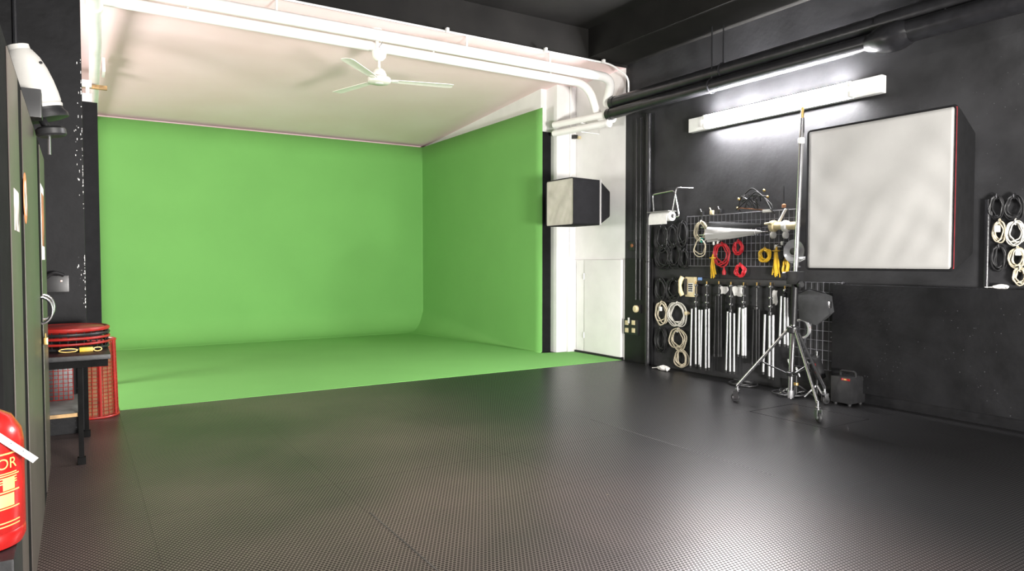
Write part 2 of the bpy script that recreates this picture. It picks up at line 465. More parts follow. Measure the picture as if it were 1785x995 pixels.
# black continuation along the wall
def black_pipe(x, z, r, label, joint):
    t = thing('wall_pipe', label, 'pipe', (x, 4, z), 'black pipes under the ceiling')
    part('pipe_run', MB().tube([(x, 6.66, z), (x, 3.30, z)], r, 16), 'black_pipe', t)
    if joint:
        part('coupling', MB().lathe([(r, 0), (r * 1.35, .06), (r * 1.75, .14), (r * 1.75, .26), (r * 1.4, .34), (r * 1.25, .36)], (x, 3.36, z - .01), (0, -1, 0), 20), 'black_pipe', t)
    part('pipe_run', MB().tube([(x, 3.30, z), (x, -4.1, z)], r * (1.3 if joint else 1.1), 16), 'black_pipe', t)
    part('end_cap', MB().lathe([(r * .6, 0), (r * 1.08, .01), (r * 1.08, .08)], (x, 6.72, z), (0, -1, 0), 18), 'black_pipe', t)
    for y in ((5.05, 2.75) if joint else (4.95,)):
        part('hanger', MB().tube([(x, y, z + r * .5), (x, y, ZW + .03)], .007, 8), 'black_pipe', t)
        part('clamp', MB().ring((x, y, z), r * 1.06, r * 1.06, .008, (1, 0, 0), (0, 0, 1), 20, 6), 'black_pipe', t)
black_pipe(5.66, 3.09, .068, 'thick black pipe along the wall with a swollen coupling above the lamp', True)
black_pipe(5.72, 3.235, .075, 'thick black pipe running along the wall just under the boxed soffit', False)
# white side pipes behind the black ones
for k, (z, lb) in enumerate(((3.10, 'upper of the two white pipes running into the gap beside green screen'), (2.985, 'lower of the two white pipes running into the gap beside green screen'))):
    t = thing('side_pipe', lb, 'pipe', (5.62, 7.2, z), 'white pipes beside the green screen')
    part('pipe_run', MB().tube([(5.66, 6.70, z), (5.50, 7.652, z)], .042, 14), 'white_pipe', t)
    part('flange', MB().lathe([(.055, 0), (.055, .03), (.043, .035)], (5.665, 6.69, z), (-.17, 1, 0), 16), 'white_pipe', t)
    part('wall_strap', B((5.58, 7.15, z - .05), (5.88, 7.18, z - .04), .002), 'white_pipe', t)

# ------------------------------------------------------------------ wall lamp
l0, l1 = at(1208, 220, 0, XW), at(1545, 148, 0, XW)
zl = (l0.z + l1.z) / 2
y0, y1 = l1.y, l0.y
t = thing('fluorescent_lamp', 'bright white fluorescent batten lamp glowing on the black wall', 'lamp', (XW, (y0 + y1) / 2, zl))
part('housing', B((XW - .07, y0, zl - .075), (XW, y1, zl + .075), .006), 'white_metal', t)
for s in (-1, 1):
    g = part('tube', MB().tube([(XW - .10, y0 + .28, zl + s * .042), (XW - .10, y1 - .28, zl + s * .042)], .024, 14), 'tube_glow', t)
    for y in (y0 + .265, y1 - .265):
        part('lamp_holder', B((XW - .125, y - .014, zl + s * .042 - .026), (XW - .065, y + .014, zl + s * .042 + .026), .004), 'white_plastic', t)

# ------------------------------------------------------------------ ceiling fan
def fan():
    yc = 6.92
    c = at(661, 135, 1, yc); x = c.x; z = c.z
    t = thing('ceiling_fan', 'cream three blade ceiling fan hanging from the white ceiling', 'fan', (x, yc, ZW))
    part('drop_rod', MB().tube([(x - .02, yc, ZW), (x - .02, yc, z + .27)], .017, 12), 'fan_paint', t)
    part('ceiling_plate', MB().lathe([(.05, 0), (.05, .012), (.02, .02)], (x - .02, yc, ZW), (0, 0, -1), 16), 'fan_paint', t)
    part('hook', MB().tube(bend([(x, yc - .02, z + .40), (x + .03, yc - .02, z + .36), (x - .01, yc - .02, z + .31), (x + .01, yc - .02, z + .28)], 4, .02), .005, 6), 'chrome', t)
    part('canopy', MB().lathe([(.02, -.07), (.045, -.06), (.070, -.03), (.076, .01), (.074, .03), (.04, .035)], (x, yc, z + .24), (0, 0, 1), 24), 'fan_paint', t)
    part('down_rod', MB().tube([(x, yc, z + .08), (x, yc, z + .19)], .014, 12), 'fan_paint', t)
    part('motor_dome', MB().lathe([(.078, 0), (.076, .03), (.062, .065), (.035, .09), (.014, .10)], (x, yc, z), (0, 0, 1), 24), 'fan_paint', t)
    h = part('motor_ring', MB().lathe([(.105, -.06), (.118, -.05), (.118, -.01), (.108, .0), (.08, .004)], (x, yc, z), (0, 0, 1), 32), 'fan_paint', t)
    part('bottom_cap', MB().lathe([(.035, -.066), (.045, -.062), (.05, -.056)], (x, yc, z), (0, 0, 1), 24), 'white_metal', h)
    # blade bearings measured from the picture plane right / depth axes
    for ang in (18, 138, 258):
        a = math.radians(ang)
        d = Vector((_r.x, _r.y, 0)) * math.cos(a) + Vector((_f.x, _f.y, 0)).normalized() * math.sin(a)
        n = Vector((-d.y, d.x, 0))
        R = .79
        mb = MB()
        sec = [(.10, .035), (.16, .045), (.28, .052), (R - .04, .064), (R, .050)]
        pit = math.radians(-3)
        vs = []
        for (r, w) in sec:
            for q in (-1, -.33, .33, 1):
                off = n * (w * q * math.cos(pit)) + Vector((0, 0, 1)) * (w * q * math.sin(pit) + .006 * (1 - q * q))
                for dz in (.003, -.003):
                    vs.append(Vector((x, yc, z - .03)) + d * r + off + Vector((0, 0, dz)))
        fs = []
        for i in range(len(sec) - 1):
            for k in range(3):
                a0 = i * 8 + k * 2; b0 = (i + 1) * 8 + k * 2
                fs.append((a0, a0 + 2, b0 + 2, b0)); fs.append((a0 + 1, b0 + 1, b0 + 3, a0 + 3))
            fs.append((i * 8, (i + 1) * 8, (i + 1) * 8 + 1, i * 8 + 1)); fs.append((i * 8 + 6, i * 8 + 7, (i + 1) * 8 + 7, (i + 1) * 8 + 6))
        for i in (0, len(sec) - 1):
            o = i * 8; fs.append((o, o + 1, o + 3, o + 5, o + 7, o + 6, o + 4, o + 2))
        mb.add(vs, fs)
        bl = part('blade', mb, 'fan_paint', t)
        part('blade_iron', MB().box((.07, -.02, -.012), (.2, .02, -.006), .002, Matrix.Translation((x, yc, z - .025)) @ Matrix.Rotation(math.atan2(d.y, d.x), 4, 'Z')), 'fan_paint', bl)
fan()

# ------------------------------------------------------------------ left alcove oddments
t = thing('overhead_pipe', 'pale pipe running back along the ceiling above the black pillar', 'pipe', (.2, 8, 3.4))
part('pipe_run', MB().tube([(.13, 6.1, 3.40), (.19, 8.0, 3.40), (.225, 11.69, 3.29)], .055, 14), 'white_pipe', t)
part('joint', MB().lathe([(.056, 0), (.068, .01), (.068, .09), (.056, .1)], (.155, 6.8, 3.40), (.036, 1, 0), 16), 'white_pipe', t)
part('clip_strip', B((.27, 8.9, 3.35), (.30, 9.2, 3.50), .003), 'white_pipe', t)
single('wooden_batten', B((-.25, 9.36, 3.25), (.33, 9.42, 3.295), .004), 'wood', 'brown wooden batten fixed across under the pale overhead pipe', 'batten', (0, 9.4, 3.30))
t = thing('wall_bracket', 'pale stepped wooden bracket above the black board beside pillar', 'bracket', (0, 8.0, 2.82))
part('lower_step', B((-.25, 7.98, 2.822), (.15, 8.06, 2.90), .004), 'white_wall', t)
part('upper_step', B((-.25, 7.98, 2.97), (.15, 8.06, 3.03), .004), 'white_wall', t)
part('riser', B((.10, 8.02, 2.90), (.13, 8.06, 2.97)), 'white_wall', t)
single('pillar_conduit', MB().tube([(-.335, 5.885, 2.0), (-.335, 5.885, 4.04)], .014, 8), 'black_pipe', 'thin black conduit running up the black pillar', 'conduit', (-.335, 5.885, 2.0))

# ------------------------------------------------------------------ lockers
XF = -.15
def locker(ya, yb2, da, db, label, handle):
    t = thing('metal_locker', label, 'locker', (-.38, (ya + yb2) / 2, 0), 'metal lockers along the left wall')
    part('body', B((XL + .01, ya, .06), (XF - .004, yb2, 1.85), .003), 'locker_black', t)
    d = part('door', B((XF - .003, da, .09), (XF, db, 1.83), .001), 'locker_metal', t)
    part('plinth', B((XL + .03, ya + .01, 0), (XF - .012, yb2 - .01, .06)), 'locker_metal', t)
    if handle is not None:
        h = []
        for k in range(13):
            a = PI * k / 12
            h.append((XF + .045 * math.sin(a), handle, 1.02 + .062 * math.cos(a)))
        part('handle', MB().tube(h, .0065, 8), 'chrome', d, 'curved chrome handle')
    return t
lk1 = locker(2.02, 2.77, 2.31, 2.69, 'dark metal locker behind the fire extinguisher', None)
lk2 = locker(2.772, 4.02, 2.87, 3.88, 'dark metal locker with a round orange sticker', 3.93)
lk3 = locker(4.022, 4.75, 4.15, 4.735, 'dark metal locker with a tall poster strip on its door', 4.20)
part('padlock', MB().box((XF + .001, 4.09, .84), (XF + .02, 4.12, .875), .004).tube([(XF + .01, 4.095, .875), (XF + .01, 4.095, .895), (XF + .01, 4.115, .895), (XF + .01, 4.115, .875)], .003, 6), 'brass', lk3, 'small brass padlock')
def disc(x, y, z, r0, r1, th, n=40):
    return MB().lathe([(r1, 0), (r1, th)], (x, y, z), (1, 0, 0), n)
t = thing('round_sticker', 'round orange sticker with pale middle on a locker door', 'sticker', (XF, 2.93, 1.47))
part('rim', disc(XF + .0002, 2.93, 1.47, 0, .088, .0015), 'orange_paper', t)
part('centre', disc(XF + .0017, 2.93, 1.47, 0, .062, .0008), 'blotch_paper', t)
t = thing('paper_poster', 'tall narrow paper poster with white border on a locker door', 'poster', (XF, 4.26, 1.26))
part('sheet', B((XF + .0002, 4.17, 1.26), (XF + .0015, 4.50, 1.64)), 'paper', t)
part('print', B((XF + .0015, 4.19, 1.33), (XF + .0022, 4.48, 1.60)), 'poster_paper', t)
single('paper_notice', B((XF + .0002, 2.42, 1.34), (XF + .0016, 2.60, 1.46)), 'blotch_paper', 'small stained paper notice on the locker behind extinguisher', 'notice', (XF, 2.5, 1.34))

# lamp head on the lockers
def lamp_head():
    b = Vector((-.125, 3.72, 1.925)); ax = Vector((-.30, -.05, 1)).normalized()
    t = thing('dome_lamp', 'old white dome lamp head with black rim lying on the lockers', 'lamp', (-.17, 3.72, 1.85))
    part('dome', MB().lathe([(.086, .0), (.089, .012), (.084, .02), (.088, .028), (.0885, .06), (.086, .11), (.079, .165), (.066, .215), (.048, .25), (.043, .255), (.043, .275), (.03, .28)], b, ax, 36), 'grey_white', t)
    part('rim', MB().lathe([(.08, -.05), (.097, -.046), (.097, -.028), (.086, -.012), (.085, .0)], b, ax, 36), 'black_gloss', t)
    part('bolt', MB().lathe([(.006, 0), (.006, .008)], b + ax * .2 + Vector((.06, -.045, 0)), (.7, -.7, .2), 8), 'black_plastic', t)
    part('bracket', MB().box((-.36, 3.50, 1.851), (-.115, 3.60, 1.97), .006), 'black_plastic', t)
    part('tripod_plate', MB().lathe([(.05, 0), (.058, .008), (.058, .03), (.045, .04)], (-.085, 3.66, 1.80), (-.15, 0, 1), 24), 'black_plastic', t)
    part('neck', MB().tube([(-.10, 3.67, 1.83), (-.13, 3.70, 1.90)], .016, 10), 'black_plastic', t)
    part('pin', MB().tube([(-.095, 3.66, 1.72), (-.095, 3.66, 1.80)], .006, 8), 'chrome', t)
lamp_head()

# ------------------------------------------------------------------ fire extinguisher on its pedestal
def extinguisher():
    yc = 1.86
    e = at(45, 880, 1, yc); r = .085
    xc = e.x - r; zb = at(20, 955, 1, yc - .05).z
    single('plinth_box', MB().box((xc - .12, yc - .12, 0), (xc + .070, yc + .12, zb), .006), 'black_gloss', 'black box plinth carrying the red fire extinguisher', 'plinth', (xc, yc, 0))
    t = thing('fire_extinguisher', 'red fire extinguisher with yellow printed label beside lockers', 'fire extinguisher', (xc, yc, zb))
    b = part('cylinder', MB().lathe([(.07, 0), (r - .006, .004), (r, .018), (r, .034), (r - .002, .038), (r, .042), (r, .225), (r * .95, .25), (r * .75, .28), (.03, .30), (.025, .315)], (xc, yc, zb), (0, 0, 1), 48), 'red_enamel', t)
    part('valve', MB().lathe([(.026, 0), (.03, .01), (.03, .04), (.018, .05)], (xc, yc, zb + .313), (0, 0, 1), 20), 'brass', t)
    part('lever', MB().box((xc - .10, yc - .016, zb + .365), (xc + .02, yc + .016, zb + .38), .004).box((xc - .08, yc - .014, zb + .335), (xc + .02, yc + .014, zb + .347), .004), 'black_plastic', t)
    part('hose', MB().tube(bend([(xc, yc - .03, zb + .335), (xc - .05, yc - .13, zb + .30), (xc - .05, yc - .115, zb + .10)], 8, .1), .011, 10), 'black_plastic', t)
    # printed label wrapped on the cylinder (flat print)
    def wrap(vs2, R):   # (u along girth, v up) -> cylinder, u = 0 faces the camera
        a0 = math.atan2(0 - yc, 0 - xc)
        out = []
        for u, v in vs2:
            a = a0 + u / R
            out.append((xc + R * math.cos(a), yc + R * math.sin(a), zb + v))
        return out
    def patch(u0, u1, v0, v1, R):
        n = 14
        p = [(u0 + (u1 - u0) * i / n, v) for i in range(n + 1) for v in (v0, v1)]
        return MB().add(wrap(p, R), [(2 * i, 2 * i + 2, 2 * i + 3, 2 * i + 1) for i in range(n)])
    lb = part('label', patch(-.10, .085, .206, .2095, r + .0006), 'label_yellow', b, 'yellow printed line and lettering')
    for (v0, v1) in ((.160, .1625), (.125, .128), (.09, .0925), (.06, .0625), (.052, .0545)):
        part('label_line', patch(-.10, .085, v0, v1, r + .0006), 'label_yellow', b)
    part('pictogram', patch(.005, .035, .132, .155, r + .0006), 'label_yellow', b)
    part('pictogram', patch(.045, .072, .130, .157, r + .0006), 'label_yellow', b)
    part('pictogram', patch(.02, .07, .095, .122, r + .0006), 'label_yellow', b)
    part('pictogram', patch(-.06, -.02, .095, .122, r + .0006), 'label_yellow', b)
    part('pictogram', patch(.01, .022, .068, .085, r + .0006), 'paper', b)
    # lettering
    cu = bpy.data.curves.new('label_text', 'FONT'); cu.body = 'EXTINTOR'; cu.size = .032; cu.align_x = 'CENTER'
    tmp = bpy.data.objects.new('label_text', cu); COL.objects.link(tmp)
    dg = bpy.context.evaluated_depsgraph_get()
    me = bpy.data.meshes.new_from_object(tmp.evaluated_get(dg))
    bpy.data.objects.remove(tmp)
    pts = [(q.co.x, .1765 + q.co.y) for q in me.vertices]
    mb = MB().add(wrap(pts, r + .0014), [tuple(p.vertices) for p in me.polygons])
    part('lettering', mb, 'label_yellow', lb)
    bpy.data.meshes.remove(me)
    for i, v in enumerate((.166, .156, .150, .145)):
        part('small_print', patch(.01, .078, v - .0012, v + .0012, r + .0006), 'label_yellow', b)
    # white inspection strip hanging askew from the valve
    p0, p1 = at(-60, 724, 1, yc - .10), at(62, 802, 1, yc - .06)
    d = (p1 - p0).normalized(); w = Vector((-d.z, 0, d.x)) * .0068; th = Vector((0, .002, 0))
    vs = [p0 + w, p1 + w, p1 - w, p0 - w]
    tg = part('inspection_tag', MB().add([v - th for v in vs] + [v + th for v in vs], [(0, 1, 2, 3), (7, 6, 5, 4), (0, 4, 5, 1), (1, 5, 6, 2), (2, 6, 7, 3), (3, 7, 4, 0)]), 'paper', t, 'white punched strip')
    for k in (.45, .62, .80):
        q = p0.lerp(p1, k) - th + w * .4
        part('punch_hole', MB().lathe([(.0013, 0), (.0013, .0006)], q, (0, -1, 0), 8), 'black_plastic', tg)
extinguisher()

# ------------------------------------------------------------------ table with red baskets
def table():
    t = thing('metal_table', 'black metal side table with grey lower shelf beside lockers', 'table', (-.15, 5.35, 0))
    part('top', B((-.50, 4.95, .645), (.165, 5.78, .675), .003), 'black_gloss', t)
    part('top_rail', B((-.50, 4.96, .60), (.15, 4.985, .655), .002), 'locker_black', t)
    for (x, y) in ((-.48, 4.97), (.0, 4.97), (-.48, 5.74), (.035, 5.74)):
        lg = part('leg', B((x - .014, y, 0.02), (x + .014, y + .028, .655), .002), 'locker_black', t)
        part('foot', B((x - .022, y - .008, 0), (x + .022, y + .036, .045), .004), 'locker_black', lg)
    part('shelf', B((-.50, 4.99, .30), (-.012, 5.72, .318), .002), 'grey_board', t)
    part('shelf_edge', B((-.50, 4.982, .298), (-.012, 4.99, .320)), 'wood', t)
table()
def wire_bin(name, label, c, r0, r1, h, wires, rings, mt_wire, group):
    t = thing(name, label, 'basket', c, group)
    c = Vector(c)
    for k in range(wires):
        a = 2 * PI * k / wires
        d = Vector((math.cos(a), math.sin(a), 0))
        part('wire', MB().tube([c + d * r0, c + d * r1 + Vector((0, 0, h))], .0022, 5), mt_wire, t)
    for i in range(rings):
        f = (i + 1) / (rings + 1)
        r = r0 + (r1 - r0) * f
        part('wire_ring', MB().ring(c + Vector((0, 0, h * f)), r, r, .0022, (1, 0, 0), (0, 1, 0), 28, 5), mt_wire, t)
    part('rim', MB().ring(c + Vector((0, 0, h)), r1, r1, .010, (1, 0, 0), (0, 1, 0), 32, 8), 'red_wire', t)
    part('base_ring', MB().ring(c + Vector((0, 0, .011)), r0, r0, .010, (1, 0, 0), (0, 1, 0), 32, 8), 'red_wire', t)
    return t
tb = wire_bin('wire_basket', 'tall round red wire basket standing on floor behind the table', (.10, 6.50, 0), .165, .150, .62, 26, 20, 'red_wire', 'red wire baskets')
for a in (-.5, -1.35, 1.2):
    p = Vector((.10 + .162 * math.cos(a), 6.50 + .162 * math.sin(a), .02))
    part('upright', MB().tube([p, p + Vector((-.012 * math.cos(a), -.012 * math.sin(a), .60))], .011, 8), 'red_wire', tb)
part('lining', MB().lathe([(.150, .02), (.138, .60)], (.10, 6.50, 0), (0, 0, 1), 28), 'rust', tb, 'brown plastic lining sheet')
t = thing('wire_basket', 'shallow round red rimmed basket lying on top of the black table', 'basket', (-.06, 5.42, .675), 'red wire baskets')
cc = Vector((-.06, 5.42, .675))
for z, r, tr, mt_ in ((.135, .225, .014, 'red_wire'), (.105, .23, .010, 'black_plastic'), (.08, .232, .009, 'red_wire'), (.045, .235, .008, 'red_wire'), (.012, .225, .010, 'black_plastic')):
    part('hoop', MB().ring(cc + Vector((0, 0, z)), r, r, tr, (1, 0, 0), (0, 1, 0), 40, 8), mt_, t)
for k in range(32):
    a = 2 * PI * k / 32
    part('wire', MB().tube([cc + Vector((.225 * math.cos(a), .225 * math.sin(a), .012)), cc + Vector((.228 * math.cos(a), .228 * math.sin(a), .135))], .003, 5), 'black_plastic', t)
part('lid', MB().lathe([(.222, .132), (.20, .146), (.0, .150)], cc, (0, 0, 1), 40), 'red_wire', t)
t = thing('karabiner_clip', 'yellow webbing strap with brass clips on the table edge', 'strap', (.05, 5.17, .675))
part('webbing', B((.0, 5.145, .676), (.075, 5.170, .705), .004), 'yellow_cable', t)
part('clip', MB().ring((.10, 5.155, .690), .022, .012, .004, (1, 0, 0), (0, 0, 1), 16, 6), 'brass', t)
part('clip', MB().ring((-.06, 5.155, .690), .05, .011, .004, (1, 0, 0), (0, 0, 1), 16, 6), 'brass', t)
# wire crate on the lower shelf
t = thing('wire_crate', 'small dark red wire mesh crate standing on the lower table shelf', 'crate', (-.2, 5.6, .318))
for k in range(14):
    x = -.40 + .36 * k / 13
    part('wire', MB().tube([(x, 5.50, .322), (x, 5.50, .60)], .002, 5), 'red_wire', t)
for k in range(11):
    z = .322 + .278 * k / 10
    part('wire', MB().tube([(-.40, 5.50, z), (-.04, 5.50, z)], .002, 5), 'red_wire', t)
part('crate_body', MB().box((-.40, 5.503, .319), (-.04, 5.70, .60), .004), 'black_plastic', t)
# intercom on pillar
t = thing('wall_intercom', 'black intercom handset with a tiny light on the pillar', 'intercom', (-.10, 5.9, 1.05))
q = at(100, 492, 1, 5.88)
part('box', B((q.x - .07, 5.86, q.z - .07), (q.x + .07, 5.9, q.z + .05), .008), 'black_plastic', t)
part('handset', MB().tube(bend([(q.x - .075, 5.85, q.z - .075), (q.x - .085, 5.845, q.z + .02), (q.x - .02, 5.84, q.z + .075), (q.x + .04, 5.85, q.z + .05)], 6, .05), .013, 8), 'black_gloss', t)
part('indicator_light', MB().lathe([(.006, 0), (.004, .004)], (q.x + .025, 5.86, q.z + .01), (0, -1, 0), 10), 'indicator', t)

# ------------------------------------------------------------------ softboxes
def softbox(name, label, c, half, depth, taper_half, taper_len, face_mt, trim_mt, wrinkle, group, lip=True):
    """faces -X; c = centre of front face"""
    t = thing(name, label, 'softbox', c, group)
    cx, cy, cz = c
    def rr(h, rad, n=6):   # rounded square outline (y,z)
        out = []
        for q, (sy, sz) in enumerate(((1, 1), (-1, 1), (-1, -1), (1, -1))):
            for k in range(n + 1):
                a = (q + k / n) * PI / 2
                out.append((sy * (h - rad) + rad * math.cos(a), sz * (h - rad) + rad * math.sin(a)))
        return out
    secs = [(0, half * .985, .03), (0.012, half, .03), (depth, half * .97, .03), (depth + taper_len, taper_half, .03)]
    mb = MB(); vs = []; n = len(rr(half, .03))
    for dx, h, rad in secs:
        vs += [(cx + dx, cy + y, cz + z) for y, z in rr(h, rad)]
    fs = [(i * n + k, i * n + (k + 1) % n, (i + 1) * n + (k + 1) % n, (i + 1) * n + k) for i in range(len(secs) - 1) for k in range(n)]
    fs.append(tuple(3 * n + k for k in range(n)))
    mb.add(vs, fs)
    part('body', mb, 'black_fabric', t)
    # diffuser with slack folds
    G = 40; mb = MB(); vs = []; H2 = half * .97
    for i in range(G + 1):
        for j in range(G + 1):
            u = -1 + 2 * i / G; v = -1 + 2 * j / G
            e = (1 - u ** 6) * (1 - v ** 6)
            w = wrinkle * e * (.5 * math.sin(5 * (u * .9 + v * 1.1) + 2 * u * v) + .35 * math.sin(11 * (v - u * .4 + .2 * math.sin(3 * u))) + .25 * math.sin(17 * (u + v * .5)) * max(0, -v + .2))
            sag = .02 * e * half
            vs.append((cx + .004 + w + sag * .3, cy + u * H2, cz + v * H2))
    fs = [(i * (G + 1) + j, (i + 1) * (G + 1) + j, (i + 1) * (G + 1) + j + 1, i * (G + 1) + j + 1) for i in range(G) for j in range(G)]
    mb.add(vs, fs)
    d = part('diffuser', mb, face_mt, t)
    md = d.modifiers.new('thickness', 'SOLIDIFY'); md.thickness = .002
    part('piping', MB().tube([(cx - .001, cy + y, cz + z) for y, z in rr(half * .985, .03)], .006, 6, True), trim_mt, t)
    return t
sb = softbox('softbox', 'large square softbox with white diffuser mounted on the black wall', (5.20, 3.015, 1.765), .585, .10, .47, .42, 'white_fabric', 'black_fabric', .0115, 'softboxes')
part('edge_tape', MB().box((5.196, 2.432, 1.20), (5.202, 2.438, 2.33)), 'red_trim', sb)
part('speed_ring', MB().lathe([(.13, 0), (.13, .03), (.075, .04), (.07, .09)], (5.715, 3.015, 1.765), (1, 0, 0), 28), 'black_plastic', sb)
part('wall_arm', MB().tube([(5.79, 3.015, 1.765), (5.875, 3.015, 1.765)], .022, 10).box((5.862, 2.95, 1.68), (5.877, 3.08, 1.85), .003), 'black_plastic', sb)
# small softbox on the white wall
sb2 = softbox('softbox', 'small softbox with cream diffuser hung on the white wall', (5.09, 6.96, 1.985), .29, .42, .17, .25, 'cream_fabric', 'black_fabric', .006, 'softboxes')
part('seam_tape', MB().tube([(5.51, 6.96 - .284, 1.985 - .282), (5.51, 6.96 - .284, 1.985 + .282)], .012, 6), 'white_fabric', sb2)
part('wall_arm', MB().tube([(5.75, 6.96, 1.985), (5.875, 6.96, 1.985)], .03, 10), 'black_plastic', sb2)

# ------------------------------------------------------------------ small things on white wall
q = at(1006, 239, 0, XW - .04)
t = thing('wall_sensor', 'small black sensor on cream bracket high on the white wall', 'sensor', (XW, q.y, q.z))
part('sensor_body', B((XW - .09, q.y - .01, q.z - .02), (XW - .035, q.y + .06, q.z + .03), .004), 'black_plastic', t)
part('bracket', B((XW - .04, q.y - .04, q.z - .025), (XW, q.y + .01, q.z + .01), .004), 'cream_plastic', t)
q0 = at(993, 250, 1, YP - .02)
single('wall_conduit', MB().tube([(q0.x + .02, YP - .018, 1.28), (q0.x + .02, YP - .018, 3.67)], .012, 8), 'white_pipe', 'thin white conduit running up the white pilaster', 'conduit', (q0.x + .02, YP - .018, 1.28))

# ------------------------------------------------------------------ right wall helpers
WX = XW - .02
def W(px, py, x=WX): return at(px, py, 0, x)

# vertical pipe, conduits, switches
q = W(1134, 400)
t = thing('drain_pipe', 'tall grey black drain pipe standing against the black wall', 'pipe', (XW - .06, q.y, 0))
part('pipe_run', MB().tube([(XW - .055, q.y, 0), (XW - .055, q.y, 3.02)], .032, 14), 'black_pipe', t)
for z in (.95, 1.25, 2.2): part('pipe_clip', MB().ring((XW - .055, q.y, z), .034, .034, .006, (1, 0, 0), (0, 1, 0), 20, 6), 'black_plastic', t)
for px, lb in ((1112, 'thin black conduit running down beside the white wall'), (1119, 'thin black conduit running down between its twin and the drain pipe')):
    q = W(px, 400)
    single('wall_conduit', MB().tube([(XW - .045, q.y, .78), (XW - .045, q.y, 3.0)], .009, 8), 'black_pipe', lb, 'conduit', (XW - .045, q.y, .78), 'conduits above the switches')
q = W(1114, 538)
t = thing('push_knob', 'round wooden coloured knob at the foot of the conduits', 'knob', (XW - .03, q.y, q.z))
part('knob', MB().lathe([(.03, 0), (.045, .01), (.045, .03), (.03, .042)], (XW - .055, q.y, q.z), (-1, 0, 0), 20), 'cream_plastic', t)
part('backplate', B((XW - .056, q.y - .05, q.z - .05), (XW - .03, q.y + .05, q.z + .05), .004), 'black_plastic', t)
q = W(1104, 428)
t = thing('red_button', 'small red push button on black box', 'button', (XW, q.y, q.z))
part('box', B((XW - .04, q.y - .05, q.z - .06), (XW, q.y + .05, q.z + .05), .005), 'black_plastic', t)
part('button', MB().lathe([(.022, 0), (.022, .012), (.014, .018)], (XW - .04, q.y, q.z), (-1, 0, 0), 16), 'rust', t)
q = W(1102, 569)
t = thing('switch_panel', 'black panel with four cream light switches beside white door', 'switch', (XW - .03, q.y, q.z))
part('backplate', B((XW - .05, q.y - .13, q.z - .10), (XW - .03, q.y + .12, q.z + .09), .004), 'black_plastic', t)
for (px, py) in ((1096, 562), (1107.5, 562), (1096, 575), (1107.5, 575.5)):
    s = W(px, py)
    part('switch_plate', B((XW - .058, s.y - .028, s.z - .028), (XW - .05, s.y + .028, s.z + .028), .003), 'cream_plastic', t)
s = W(1100, 556)
part('indicator_plate', B((XW - .066, s.y - .015, s.z - .05), (XW - .058, s.y + .012, s.z + .02), .002), 'white_plastic', t)

# wire grids
def grid(pxl, pxr, pyt, pyb, dy, dz, label):
    a = W((pxl + pxr) / 2, pyt, XW - .03); b = W((pxl + pxr) / 2, pyb, XW - .03)
    y1 = W(pxl, pyt, XW - .03).y; y0 = W(pxr, pyt, XW - .03).y
    z1, z0 = a.z, b.z
    t = thing('wire_grid', label, 'wire grid', (XW - .03, (y0 + y1) / 2, z0), 'wire grids on the black wall')
    nv = max(2, round((y1 - y0) / dy)); nh = max(2, round((z1 - z0) / dz))
    mv = MB().tube([(0, 0, 0), (0, 0, z1 - z0)], .003, 6).mesh('wire_upright'); mv.materials.append(M['wire_metal'])
    mh = MB().tube([(0, 0, 0), (0, y1 - y0, 0)], .003, 6).mesh('wire_cross'); mh.materials.append(M['wire_metal'])
    for i in range(nv + 1):
        o = bpy.data.objects.new('wire', mv); COL.objects.link(o); o.parent = t
        o.location = (0, -(y1 - y0) / 2 + (y1 - y0) * i / nv, 0)
    for i in range(nh + 1):
        o = bpy.data.objects.new('wire', mh); COL.objects.link(o); o.parent = t
        o.location = (.005, -(y1 - y0) / 2, (z1 - z0) * i / nh)
    mb = MB()
    for (y, z) in ((y0, z0), (y1, z0), (y0, z1), (y1, z1)): mb.tube([(XW - .03, y, z), (XW, y, z)], .008, 6)
    part('standoff', mb, 'wire_metal', t)
    mb = MB().tube([(XW - .03, y0, z0), (XW - .03, y1, z0), (XW - .03, y1, z1), (XW - .03, y0, z1)], .0055, 6, True)
    part('frame', mb, 'wire_metal', t)
grid(1198, 1393, 371, 464, .055, .075, 'wide wire grid panel hung with coloured cables and umbrellas')
grid(1385, 1468, 492, 643, .06, .09, 'tall narrow wire grid panel behind the wheeled stand')

# rail the stands hang from
q0, q1 = W(1188, 489), W(1398, 497)
rl = thing('hanging_rail', 'black wooden rail along which folded light stands hang', 'rail', (XW, (q0.y + q1.y) / 2, 1.04))
part('rail_board', B((XW - .035, q1.y, q0.z - .03), (XW, q0.y, q0.z + .035), .004), 'black_plastic', rl)

